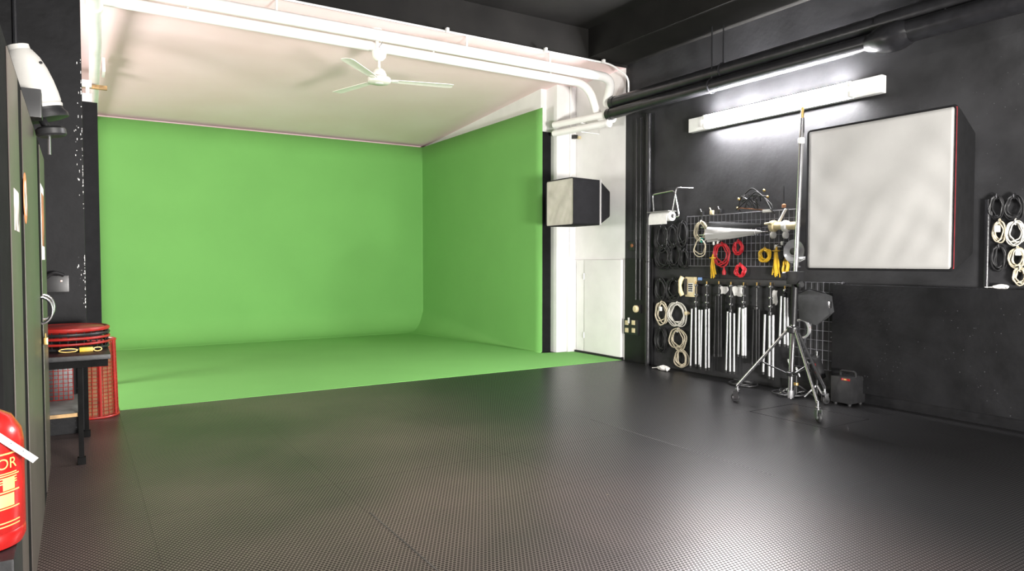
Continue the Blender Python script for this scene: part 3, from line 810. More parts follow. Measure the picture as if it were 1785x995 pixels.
# folded light stands
def folded(px, yt, ym, yb3, legs, kind, label, lock=True, wid=.011):
    x = XW - .065
    top = W(px, yt, x); mid = W(px, ym, x); bot = W(px, yb3, x)
    t = thing('folded_light_stand', label, 'light stand', (x, top.y, bot.z), 'folded light stands on the rail')
    col = 'black_plastic'
    y = top.y
    part('hanger_peg', MB().tube([(XW - .02, y, top.z - .02), (x, y, top.z - .02)], .006, 6), 'black_plastic', t)
    c = part('column', MB().tube([(x, y, bot.z + (.06)), (x, y, mid.z)], .013, 10).tube([(x, y, mid.z), (x, y, top.z - .03)], .0095, 10), col, t)
    part('spigot', MB().tube([(x, y, top.z - .035), (x, y, top.z)], .007, 8), 'brass', c)
    zz = [top.z - .045]
    if lock: zz += [top.z - .045 - (top.z - mid.z) * .36, top.z - .045 - (top.z - mid.z) * .64]
    for z in zz:
        part('clamp_collar', MB().lathe([(.014, -.012), (.017, -.008), (.017, .008), (.014, .012)], (x, y, z), (0, 0, 1), 14), 'chrome' if kind == 's' else 'black_plastic', t)
        part('clamp_knob', MB().lathe([(.006, 0), (.011, .012), (.011, .024)], (x, y - .008, z), (-.5, -1, 0), 10), 'black_plastic', t)
    part('leg_collar', MB().lathe([(.016, -.02), (.024, -.015), (.024, .012), (.016, .018)], (x, y, mid.z), (0, 0, 1), 14), 'black_plastic', t)
    lm = 'brushed_silver' if kind == 's' else 'black_gloss'
    for i, (lx, l0_, l1_) in enumerate(legs):
        xo = x - (.018 if i != 1 else .03)
        a = W(lx, ym + l0_, xo); b = W(lx, yb3 + l1_, xo)
        lg = part('leg', MB().tube([(xo, a.y, a.z), (xo, a.y + (.012 if i == 0 else -.006), b.z)], wid, 10), lm, t)
        part('foot_cap', MB().tube([(xo, a.y + (.012 if i == 0 else -.006), b.z - .022), (xo, a.y + (.012 if i == 0 else -.006), b.z + .004)], wid * 1.15, 10), 'rubber', lg)
SIL = 'folded silver light stand with black top hanging on the rail'
folded(1213, 490, 536, 638, ((1206, 2, 0), (1213, 0, -3), (1219, 4, -2)), 's', SIL + ' beside the cream telephone')
folded(1232, 490, 537, 640, ((1223.5, 3, 0), (1230.5, 2, 2), (1236, 1, 1)), 's', SIL + ', second from the telephone')
folded(1253, 490, 514, 618, ((1247.5, 2, 0), (1252.5, 2, 0), (1257, 2, 0)), 'b', 'folded all black light stand hanging beside two white paper scraps', False)
folded(1274, 491, 541, 646, ((1268.5, 2, 0), (1273, 4, 2), (1280, 5, 2)), 's', 'folded silver light stand hanging between the two white paper scraps')
folded(1296, 492, 534, 620, ((1289.5, 2, -2), (1295, 4, 0), (1299.5, 2, 0)), 's', 'short folded silver light stand with thick white legs hanging on rail', True, .014)
folded(1319, 492, 537, 632, ((1314, 2, 0), (1318.5, 2, 0), (1323, 2, 0)), 'b', 'folded all black light stand hanging between silver ones', False)
folded(1343, 492, 546, 652, ((1333.5, 2, -3), (1341.5, 4, 4), (1348, 3, 6)), 's', 'longest folded silver light stand, reaching almost to the floor', True, .0125)
folded(1368, 498, 514, 600, ((1362, 2, 0), (1368, 4, 0), (1373.5, 5, 2)), 's', 'short folded silver light stand hanging next to the wheeled stand', False)

# white scraps
def scrap(px0, py0, px1, py1, label, seed):
    random.seed(seed)
    a = W(px0, py0, XW - .012); b = W(px1, py1, XW - .012)
    n = 14; c = (a + b) / 2; hy, hz = abs(a.y - b.y) / 2, abs(a.z - b.z) / 2
    vs = []
    for k in range(n):
        an = 2 * PI * k / n; rr = random.uniform(.7, 1.08)
        sq = 1 / max(abs(math.cos(an)), abs(math.sin(an)))
        vs.append((c.x, c.y + hy * math.cos(an) * rr * min(sq, 1.25), c.z + hz * math.sin(an) * rr * min(sq, 1.25)))
    mb = MB().add(vs + [(XW - .004, v[1], v[2]) for v in vs], [tuple(range(n)), tuple(range(2 * n - 1, n - 1, -1))] + [(k, n + k, n + (k + 1) % n, (k + 1) % n) for k in range(n)])
    single('paper_scrap', mb, 'paper', label, 'paper', c, 'paper scraps behind the stands')
scrap(1255, 498, 1269, 513, 'small torn white paper scrap behind the hanging stands', 1)
scrap(1277, 495, 1294, 518, 'bigger ragged white paper scrap behind the hanging stands', 2)
scrap(1346, 506, 1355, 532, 'tall narrow white paper scrap beside the longest folded stand', 5)
s = W(1221, 486, XW - .04)
single('blue_tag', B((XW - .05, s.y - .02, s.z - .016), (XW - .036, s.y + .03, s.z + .016), .002), 'blue_paper', 'small light blue tag on the rail beside telephone', 'tag', s)

# telephone
def phone():
    c = W(1204, 498, XW - .06)
    t = thing('wall_telephone', 'cream wall telephone with handset beside the light stands', 'telephone', (XW, c.y, c.z - .12))
    part('body', B((XW - .075, c.y - .075, c.z - .125), (XW - .036, c.y + .075, c.z + .10), .012), 'cream_plastic', t)
    part('handset', MB().tube([(XW - .10, c.y + .085, c.z + .10), (XW - .115, c.y + .10, c.z + .06), (XW - .12, c.y + .105, c.z), (XW - .115, c.y + .10, c.z - .07), (XW - .10, c.y + .085, c.z - .11)], [.028, .026, .019, .026, .028], 12), 'cream_plastic', t)
    part('cradle', B((XW - .10, c.y + .04, c.z - .10), (XW - .07, c.y + .065, c.z + .08), .004), 'black_plastic', t)
    kp = part('keypad', B((XW - .078, c.y - .05, c.z - .07), (XW - .075, c.y + .02, c.z + .03)), 'white_plastic', t)
    for i in range(4):
        for j in range(3):
            part('key', B((XW - .083, c.y - .044 + j * .021, c.z - .062 + i * .023), (XW - .078, c.y - .03 + j * .021, c.z - .048 + i * .023)), 'black_plastic', kp)
phone()

# ------------------------------------------------------------------ cable coils
def coil(name, px, py, wpx, hpx, mt_, label, group, seed=0, loops=6, r=.005, x=XW - .035, tilt=0., tie=True, tail=0., droop=1., plug=None):
    random.seed(seed)
    c = W(px, py, x)
    e = W(px + wpx / 2, py, x); g = W(px, py + hpx / 2, x)
    ry, rz = abs(c.y - e.y), abs(c.z - g.z)
    ry = min(ry, .25)
    t = thing(name, label, 'cable', (x, c.y, c.z - rz), group)
    pts = []
    ph = random.uniform(0, 6)
    N = 26
    for k in range(loops * N + 1):
        l = k / N; a = 2 * PI * l + PI / 2
        s = 1 - .34 * (0.5 + .5 * math.sin(l * 2.3 + ph)) + .05 * math.sin(3.1 * a + l) + .04 * math.sin(2 * a + 2 * l + ph)
        y = ry * s * math.cos(a) + .16 * ry * math.sin(l * 1.7 + ph)
        z = rz * (s if math.sin(a) < .6 else .5 + .5 * s) * math.sin(a)
        yy = y * math.cos(tilt) - z * math.sin(tilt); zz = y * math.sin(tilt) + z * math.cos(tilt)
        pts.append((x + .012 * math.sin(l * 2.9 + ph) + .004 * math.sin(5 * a), c.y + yy, c.z + zz))
    if tail > 0:
        l = pts[-1]
        pts += [(l[0] - .012, l[1] + .012, l[2] - tail * .3), (l[0] - .014, l[1] + .018, l[2] - tail * .7), (l[0] - .012, l[1] + .012, l[2] - tail)]
    cb = part('cable', MB().tube(pts, r, 6), mt_, t)
    if tie:
        part('tie', MB().ring((x, c.y, c.z + rz * .93), .016, .022, .004, (1, 0, 0), (0, 0, 1), 14, 6), mt_ if tie is True else tie, t)
    part('hook', MB().tube([(x - .02, c.y, c.z + rz * .90 + .012), (x - .02, c.y, c.z + rz * .90), (XW - .001, c.y, c.z + rz * .90)], .0035, 6), 'wire_metal', t)
    if plug:
        l = Vector(pts[-1])
        part('plug', MB().box(l + Vector((-.014, -.016, -.045)), l + Vector((.014, .016, .005)), .005), plug, t)
    return t
GB = 'black cables on the wall'
GC = 'cream cables on the wall'
blk = [(1153, 416, 22, 46, 'black cable coil hanging just under the paper roll'), (1172, 413, 20, 40, 'black cable coil hanging between two others under the wire bracket'),
       (1190, 408, 18, 44, 'black cable coil hanging against the left end of the wide grid'), (1156, 448, 26, 44, 'thick black cable coil hanging lower beside the drain pipe'),
       (1176, 446, 24, 44, 'thick black cable coil hanging lower beside the wide grid'), (1193, 452, 16, 34, 'small black cable coil at the lower corner of the wide grid'),
       (1152, 505, 20, 40, 'black cable coil above the cream coils beside drain pipe'), (1174, 504, 26, 38, 'wide black cable coil above the cream coils beside telephone'),
       (1152, 592, 20, 44, 'black cable coil low on wall below the cream coils'), ]
for k, (px, py, w_, h_, lb) in enumerate(blk):
    coil('black_cable_coil', px, py, w_, h_, 'black_cable', lb, GB, 10 + k, 7, .0055, XW - .04, random.uniform(-.1, .1))
crm = [(1153, 546, 21, 40, 'cream_cable', 'small cream cable coil low on the wall beside drain pipe', 5), (1180, 548, 33, 42, 'white_cable', 'wide off white cable coil hanging beside the folded stands', 7),
       (1182, 591, 29, 36, 'cream_cable', 'round cream cable coil hanging above another coil near floor', 6), (1187.5, 625, 24, 31, 'cream_cable', 'twisted cream cable coil hanging lowest above the floor', 6)]
for k, (px, py, w_, h_, mt_, lb, lo) in enumerate(crm):
    coil('cream_cable_coil', px, py, w_, h_, mt_, lb, GC, 40 + k, lo, .0062, XW - .045, (.0, .1, .05, -.12)[k], plug='white_plastic' if k in (0, 2) else None, tail=.04 if k == 0 else 0)
s = W(1201, 546)
single('cone_plug', MB().lathe([(.032, 0), (.022, .03), (.004, .06)], (XW - .03, s.y + .03, s.z), (0, -1, 0), 14), 'cream_plastic', 'small cream cone shaped plug beside the off white coil', 'plug', s)
# right hand group of coils above the ledge
for k, (px, py, w_, h_, lb) in enumerate(((1738, 362, 26, 42, 'black cable coil above the ledge, beside a short black pipe'), (1768, 362, 34, 44, 'black cable coil above the off white coil over the ledge'), (1742, 450, 26, 46, 'black cable coil hanging just above the ledge'))):
    coil('black_cable_coil', px, py, w_, h_, 'black_cable', lb, GB, 70 + k, 6, .005, XW - .04)
for k, (px, py, w_, h_, mt_, lb, lo) in enumerate(((1742, 404, 22, 38, 'cream_cable', 'small cream cable coil above the ledge beside large softbox', 5), (1770, 406, 33, 42, 'white_cable', 'wide off white cable coil above the ledge beside large softbox', 7),
        (1773, 450, 30, 36, 'cream_cable', 'round cream cable coil above the ledge beside large softbox', 6), (1778, 482, 24, 30, 'cream_cable', 'twisted cream cable coil just above the ledge', 6))):
    coil('cream_cable_coil', px, py, w_, h_, mt_, lb, GC, 80 + k, lo, .0045, XW - .045, plug='white_plastic' if k in (0, 2) else None, tail=.03 if k == 0 else 0)
q = W(1722, 420)
single('short_pipe', MB().tube([(XW - .03, q.y, 1.05), (XW - .03, q.y, 1.72)], .02, 12), 'black_pipe', 'short black pipe standing on the ledge beside cable coils', 'pipe', (XW - .03, q.y, 1.05))

# coloured cables on the wide grid
XG1 = XW - .06
coil('red_cable_coil', 1258, 444, 29, 40, 'red_cable', 'large red cable coil hanging on the wide wire grid', 'coloured cables', 101, 7, .0055, XG1)
coil('red_cable_coil', 1286.5, 432, 16, 24, 'red_cable', 'small red cable coil on the grid under the white umbrella', 'coloured cables', 102, 8, .0055, XG1, tail=.05)
coil('red_cable_coil', 1290, 472, 17, 22, 'red_cable', 'small tight red cable coil below the wide grid', 'coloured cables', 103, 9, .006, XG1)
coil('yellow_cable_coil', 1333, 445, 20, 23, 'yellow_cable', 'small yellow cable coil hanging on the wide wire grid', 'coloured cables', 104, 8, .006, XG1, -.5)
coil('black_cable_coil', 1371, 463, 16, 36, 'black_cable', 'black and yellow cable coil behind the wheeled stand', GB, 105, 6, .006, XG1, tie='yellow_cable')
coil('yellow_cable_coil', 1369, 466, 9, 26, 'yellow_cable', 'narrow yellow cable coil right behind the wheeled stand pole', 'coloured cables', 106, 4, .006, XG1 - .03)
coil('cream_cable_coil', 1222, 404, 22, 36, 'cream_cable', 'tangled cream cable coil on the grid beside the umbrellas', GC, 107, 6, .0055, XG1, tail=.0)
coil('cream_cable_coil', 1221, 432, 24, 32, 'cream_cable', 'loose cream cable loop hanging low on the wide grid', GC, 108, 2, .006, XG1 - .03, plug='green_plastic')
def hank(px, yt, yb3, spread, mt_, label, seed):
    """folded hank of cable hanging from one point, strands fanning out below"""
    random.seed(seed)
    x = XG1 - .01
    a = W(px, yt, x); b = W(px, yb3, x)
    t = thing('yellow_cable_hank', label, 'cable', (x, a.y, b.z), 'coloured cables')
    for k in range(9):
        f = (k / 8 - .5) * 2
        y1 = a.y + spread * f * .35; y2 = a.y + spread * f + random.uniform(-.01, .01)
        part('strand', MB().tube(bend([(x, a.y, a.z), (x - .012, y1, a.z - .05), (x - .01 + .015 * math.sin(k), y1 * .5 + y2 * .5, (a.z + b.z) / 2), (x, y2, b.z + random.uniform(0, .05))], 4, .06), .0062, 6), mt_, t)
    part('tie', MB().ring((x - .006, a.y, a.z - .04), .025, .035, .006, (1, 0, 0), (0, 1, 0), 14, 6), mt_, t)
    part('hook', MB().tube([(XW, a.y, a.z), (x, a.y, a.z)], .005, 6), 'white_plastic', t)
hank(1243, 443, 485, .035, 'yellow_cable', 'yellow cable hank hanging beside the large red coil', 1)
hank(1354, 430, 484, .04, 'yellow_cable', 'long yellow cable hank hanging beside the round reflector', 2)
s = W(1262, 474, XG1)
single('red_tassel', MB().lathe([(.006, .06), (.010, .03), (.022, 0), (.018, -.03)], (XG1, s.y, s.z), (0, 0, 1), 12).tube([(XG1, s.y, s.z + .05), (XW - .03, s.y, s.z + .10)], .003, 6), 'red_cable', 'small red cable tip hanging under the large red coil', 'cable end', (XG1, s.y, s.z))
# clip tags
for px, py, lb in ((1244, 424, 'small white hook clip above the yellow hank under white umbrella'), (1251, 423, 'small white hook clip above the large red coil'), (1363, 424, 'small white hook clip beside the round reflector'), (1352, 430, 'small white hook clip on top of the long yellow hank')):
    s = W(px, py, XG1)
    single('white_clip', MB().lathe([(.006, -.02), (.012, -.014), (.012, .014), (.006, .02)], s, (0, 0, 1), 10).tube([s, (XW - .03, s.y, s.z + .02)], .003, 5), 'white_plastic', lb, 'clip', s, 'white clips on the grid')

# umbrellas
def umbrella(p0, p1, r0, mt_, label, rod):
    a = Vector(p0); b = Vector(p1); d = (b - a); L_ = d.length; d.normalize()
    t = thing('photo_umbrella', label, 'umbrella', tuple(a), 'folded umbrellas on the grid')
    n = 16; secs = [(0, .55), (.02, 1.0), (.25, .92), (.5, .7), (.8, .42), (.95, .25), (1, .1)]
    e1 = Vector((0, 0, 1)); e1 = (e1 - d * e1.dot(d)).normalized(); e2 = d.cross(e1)
    vs = []
    for f, s_ in secs:
        for k in range(n):
            a_ = 2 * PI * k / n; rr = r0 * s_ * (1 + .16 * math.cos(8 * a_ + f * 5))
            vs.append(a + d * (L_ * f) + (e1 * math.cos(a_) + e2 * math.sin(a_) * .6) * rr)
    fs = [(i * n + k, i * n + (k + 1) % n, (i + 1) * n + (k + 1) % n, (i + 1) * n + k) for i in range(len(secs) - 1) for k in range(n)] + [tuple(range(n)), tuple((len(secs) - 1) * n + k for k in range(n))]
    part('canopy', MB().add(vs, fs), mt_, t)
    part('shaft', MB().tube([a - d * .10, b + d * rod], .005, 8), 'chrome', t)
    part('tie_band', MB().ring(a + d * (L_ * .9), r0 * .38, r0 * .3, .004, tuple(e1), tuple(e2), 16, 6), mt_, t)
    part('hook', MB().tube([a.lerp(b, .5), (XW - .03, a.lerp(b, .5).y, a.lerp(b, .5).z)], .005, 6), 'wire_metal', t)
XU = XW - .15
umbrella(W(1231, 409, XU), W(1328, 404, XU), .072, 'white_fabric', 'folded white photo umbrella lying across the wide grid', .07)
umbrella(W(1234, 396, XU + .085), W(1338, 392, XU + .085), .055, 'grey_fabric', 'folded dark grey photo umbrella lying just above the white one', .06)
s = W(1338, 390, XU); single('umbrella_tip', MB().tube([(XU, s.y + .03, s.z), (XU, s.y - .04, s.z + .006)], .012, 8), 'cream_plastic', 'short cream handle at the end of dark umbrella', 'handle', s)

# paper roll with wire bracket
def roll():
    x = XW - .13
    a = W(1137, 379, x); b = W(1172, 375, x)
    y1, y0 = a.y, b.y; z = a.z
    t = thing('paper_roll', 'white paper roll on a bent chrome wire bracket', 'paper roll', (x, (y0 + y1) / 2, z))
    part('roll', MB().lathe([(.022, 0), (.056, .001), (.056, y1 - y0 - .001), (.022, y1 - y0)], (x, y0, z), (0, 1, 0), 28), 'paper', t)
    part('hanging_sheet', B((x - .060, y0 + .03, z - .09), (x - .057, y1, z + .0)), 'paper', t)
    part('core', MB().lathe([(.021, 0), (.021, y1 - y0 + .02)], (x, y0 - .01, z), (0, 1, 0), 16), 'black_plastic', t)
    part('top_plate', MB().box((x - .07, y0 - .005, z + .050), (x + .06, y1 + .02, z + .062), .003), 'grey_board', t)
    zt = W(1150, 338, x).z; yl = W(1139, 338, x).y; yr = W(1178, 336, x).y
    part('wire_bracket', MB().tube(bend([(x, yl - .01, z + .06), (x, yl + .01, zt), (x, yr + .02, zt + .02), (x, y0 - .11, z - .02), (x, y0, z)], 6, .04), .009, 8), 'chrome', t)
    part('wire_bracket', MB().tube(bend([(x, yr + .05, z + .05), (x, yr, zt), (x, yr - .02, zt + .05), (XW, yr - .14, zt + .04)], 6, .04), .009, 8), 'chrome', t)
roll()

# lamp fittings on the grid
def fitting(px, py, mt1, mt2, label):
    x = XW - .09; c = W(px, py, x)
    t = thing('lamp_fitting', label, 'fitting', (x, c.y, c.z - .05), 'cream lamp fittings')
    part('flange', MB().lathe([(.03, 0), (.055, .004), (.058, .02), (.055, .045), (.035, .05)], (x, c.y + .05, c.z), (0, -1, 0), 22), mt1, t)
    part('sleeve', MB().lathe([(.036, 0), (.038, .01), (.038, .10), (.03, .11)], (x, c.y, c.z), (0, -1, 0), 20), mt2, t)
    part('clip', MB().lathe([(.02, 0), (.036, .006), (.036, .03), (.02, .036)], (x, c.y + .045, c.z - .085), (0, -1, 0), 18), 'white_plastic', t)
    part('peg', MB().tube([(x, c.y, c.z), (XW - .03, c.y, c.z)], .008, 8), 'wire_metal', t)
fitting(1352, 394, 'cream_plastic', 'cream_plastic', 'cream lamp fitting with flange hung on wide grid')
fitting(1374, 394, 'white_plastic', 'cream_plastic', 'cream lamp fitting hung beside the wheeled stand pole')
a, b = W(1359.5, 384, XW - .05), W(1370, 364, XW - .05)
t = thing('glass_tube', 'white tube leaning above the cream lamp fittings', 'tube', tuple(a))
part('tube', MB().tube([a, b], .013, 10), 'white_plastic', t)
part('cap', MB().lathe([(.016, 0), (.018, .01), (.012, .03)], a, a - b, 12), 'white_plastic', t)
part('peg', MB().tube([b, (XW, b.y, b.z)], .006, 6), 'black_plastic', t)
a, b = W(1366.5, 362, XW - .03), W(1366.5, 324, XW - .03)
t = thing('black_rod', 'thin black rod standing up above the wide grid', 'rod', tuple(a))
part('rod', MB().tube([a, b], .007, 8), 'black_plastic', t)
part('base', MB().lathe([(.02, 0), (.02, .03), (.008, .04)], a, (0, 0, 1), 12), 'rust', t)

# bent black bracket frame on top of grid
def frame_bracket():
    x = XW - .07
    P = [W(*p, x) for p in ((1287, 365), (1290, 346), (1311, 326), (1345, 356), (1346, 368))]
    t = thing('speed_ring_frame', 'bent black wire and bracket frame standing on the wide grid', 'bracket', tuple(P[0]))
    part('frame_rod', MB().tube(bend(P, 5, .05), .008, 8), 'black_plastic', t)
    Q = [W(*p, x - .03) for p in ((1283, 366), (1298, 352), (1318, 332), (1334, 346), (1344, 366))]
    part('frame_rod', MB().tube(bend(Q, 5, .05), .007, 8), 'black_plastic', t)
    a, b = W(1286, 362, x), W(1345, 367, x)
    part('cross_bar', MB().tube([a, b], .006, 8), 'rust', t)
    random.seed(9)
    for k in range(16):
        p = W(random.uniform(1292, 1340), random.uniform(340, 364), x); q_ = W(random.uniform(1290, 1342), random.uniform(340, 366), x - .03)
        part('frame_wire', MB().tube(bend([p, (p + q_) / 2 + Vector((-.02, 0, .04)), q_], 4, .06), .0035, 5), 'black_plastic', t)
    for px, py in ((1332, 332), (1288, 347), (1286, 363), (1338, 343)):
        part('wing_nut', MB().lathe([(.008, -.014), (.014, 0), (.008, .014)], W(px, py, x - .02), (0, .6, 1), 10), 'brass', t)
    a = W(1345, 366, x); b = W(1330, 369, x)
    part('white_clip', MB().box((x - .01, a.y, a.z - .02), (x + .01, b.y, b.z + .02), .003), 'white_plastic', t)
    part('foot', MB().tube([P[0], (XW - .03, P[0].y, P[0].z - .02)], .007, 6).tube([P[-1], (XW - .03, P[-1].y, P[-1].z - .02)], .007, 6), 'black_plastic', t)
frame_bracket()
for px, py, mt_, lb in ((1241, 370, 'cream_plastic', 'small cream clip perched on the grid top beside dark bits'), (1224, 372, 'black_plastic', 'small black clip perched on top of the wide grid'), (1255, 368, 'black_plastic', 'small black rod clip leaning on top of the wide grid')):
    s = W(px, py, XW - .03)
    single('grid_clip', MB().box((XW - .045, s.y - .02, s.z - .025), (XW - .015, s.y + .02, s.z + .022), .006).tube([s, (XW - .03, s.y + .03, s.z + .05)], .006, 6), mt_, lb, 'clip', s)

# round reflector coil behind the pole
c = W(1385, 438, XW - .16)
t = thing('round_reflector', 'round translucent silver reflector dish hung behind the stand pole', 'reflector', tuple(c))
part('dish', MB().lathe([(.03, .03), (.05, .028), (.085, .016), (.108, -.004), (.112, -.012), (.106, -.006), (.08, .010), (.045, .022), (.03, .026)], c, (1, 0, 0), 36), 'clear_plastic', t)
part('hub', MB().lathe([(.02, -.03), (.034, -.025), (.034, .03)], c, (1, 0, 0), 24), 'black_plastic', t)
part('stem', MB().tube([c + Vector((.02, 0, 0)), (XW - .03, c.y, c.z)], .02, 10), 'black_plastic', t)
for k in range(4):
    part('wire_loop', MB().tube(bend([c + Vector((-.03, .02, -.10)), c + Vector((-.03, -.06, -.105)), c + Vector((-.03, -.17 + k * .018, -.055 - k * .008)), c + Vector((-.02, -.03, -.06))], 5, .05), .004, 6), 'clear_plastic', t)
# black hood on the narrow grid
def hood():
    x = XW - .22
    P = [W(*p, x) for p in ((1392, 512), (1414, 503), (1441, 511), (1447, 548), (1425, 567), (1396, 556))]
    t = thing('lamp_hood', 'dark grey fabric lamp hood hanging on the narrow grid', 'hood', tuple(P[4]))
    cm = sum(P, Vector()) / 6
    top = [p + Vector((-.02, 0, 0)) for p in P]
    back = [Vector((XW - .06, cm.y + (p.y - cm.y) * .7, cm.z + (p.z - cm.z) * .7)) for p in P]
    ridge = cm + Vector((-.08, .01, .0))
    n = 6
    mb = MB().add(top + back + [ridge], [(k, (k + 1) % n, 12) for k in range(n)] + [(k, n + k, n + (k + 1) % n, (k + 1) % n) for k in range(n)] + [tuple(range(2 * n - 1, n - 1, -1))])
    part('hood_fabric', mb, 'grey_fabric', t)
    s = W(1445, 531, x)
    part('buckle', MB().box((x - .01, s.y - .015, s.z - .03), (x + .02, s.y + .01, s.z + .03), .004), 'chrome', t)
    part('strap', MB().tube([top[0], top[1] + Vector((-.01, 0, 0)), top[2]], .006, 6), 'black_fabric', t)
hood()
c = W(1397, 573, XW - .07)
t = thing('clamp_ring', 'broken silver ring clamp hanging on the narrow grid', 'clamp', tuple(c))
pp = [c + Vector((0, -.085 * math.sin(a_ * PI / 12), .085 * math.cos(a_ * PI / 12))) for a_ in range(-2, 14)]
part('ring', MB().tube(pp, [.012] * 6 + [.017] * 4 + [.012] * 6, 8), 'brushed_silver', t)
part('hinge', MB().lathe([(.014, -.012), (.014, .012)], c + Vector((0, -.083, .02)), (1, 0, 0), 10), 'rust', t)
part('peg', MB().tube([c + Vector((0, 0, .085)), (XW - .03, c.y, c.z + .085)], .006, 6), 'wire_metal', t)

# ------------------------------------------------------------------ wheeled stand
def wheeled_stand():
    base = Vector((5.10, 3.655, 0))
    t = thing('wheeled_stand', 'tall chrome wheeled light stand in front of the hanging stands', 'light stand', tuple(base))
    lean = Vector((0, -.033, 1)).normalized()
    def up(z): return base + Vector((0, 0, .09)) + lean * (z - .09)
    low = part('lower_column', MB().tube([up(.09), up(1.02)], .022, 16), 'chrome', t)
    part('bottom_plug', MB().lathe([(.018, -.04), (.024, -.03), (.024, .03)], up(.13), lean, 16), 'brushed_silver', low)
    part('outer_sleeve', MB().tube([up(.72), up(1.10)], .028, 16), 'black_gloss', t)
    part('upper_column', MB().tube([up(1.0), up(2.44)], .019, 14), 'chrome', t)
    part('leg_hub', MB().lathe([(.028, -.035), (.05, -.025), (.05, .02), (.028, .03)], up(.68), lean, 18), 'black_plastic', t)
    part('low_hub', MB().lathe([(.026, -.02), (.04, -.012), (.04, .012), (.026, .02)], up(.30), lean, 18), 'black_plastic', t)
    cl = part('clamp', MB().box(up(1.12) + Vector((-.05, -.055, -.06)), up(1.12) + Vector((.05, .055, .05)), .012), 'black_plastic', t)
    part('knob', MB().lathe([(.01, 0), (.035, .012), (.035, .035), (.02, .045)], up(1.13) + Vector((-.04, .05, 0)), (-.4, 1, 0), 16), 'black_plastic', cl)
    part('knob', MB().lathe([(.01, 0), (.03, .012), (.03, .035), (.02, .045)], up(1.08) + Vector((-.02, -.05, -.02)), (-.4, -1, 0), 16), 'black_plastic', cl)
    part('top_collar', MB().lathe([(.02, -.02), (.027, -.015), (.027, .02), (.02, .03)], up(2.25), lean, 16), 'white_plastic', t)
    part('top_spigot', MB().lathe([(.012, 0), (.012, .09)], up(2.44), lean, 12), 'brass', t)
    for (px, py) in ((1285, 700), (1425, 735), (1437, 705)):
        f = at(px, py, 2, 0.0)
        d = Vector((f.x - base.x, f.y - base.y, 0)); ln = d.length; d.normalize()
        foot = base + d * ln + Vector((0, 0, .145))
        hub = up(.68) + d * .04
        lg = part('leg', MB().tube([hub, foot], .0135, 12), 'chrome', t)
        mid = hub.lerp(foot, .55)
        part('brace', MB().tube([up(.30) + d * .035, mid], .007, 8), 'black_plastic', lg)
        # caster
        side = Vector((-d.y, d.x, 0))
        cs = part('caster', MB().tube([foot + Vector((0, 0, .02)), foot - Vector((0, 0, .035))], .012, 10).lathe([(.02, 0), (.022, .02)], foot - Vector((0, 0, .05)), (0, 0, 1), 14)
                  .box((-.016, -.020, .03), (.03, -.017, .10), 0, Matrix.Translation((foot.x, foot.y, 0)) @ Matrix.Rotation(math.atan2(d.y, d.x), 4, 'Z'))
                  .box((-.016, .017, .03), (.03, .020, .10), 0, Matrix.Translation((foot.x, foot.y, 0)) @ Matrix.Rotation(math.atan2(d.y, d.x), 4, 'Z')), 'chrome', t)
        wc = Vector((foot.x, foot.y, .0385)) + d * .018
        part('wheel', MB().lathe([(.014, -.013), (.033, -.012), (.038, -.006), (.038, .006), (.033, .012), (.014, .013)], wc, side, 24), 'rubber', cs)
        part('hub_cap', MB().lathe([(.012, -.0155), (.02, -.014), (.02, .014), (.012, .0155)], wc, side, 16), 'chrome', cs)
wheeled_stand()

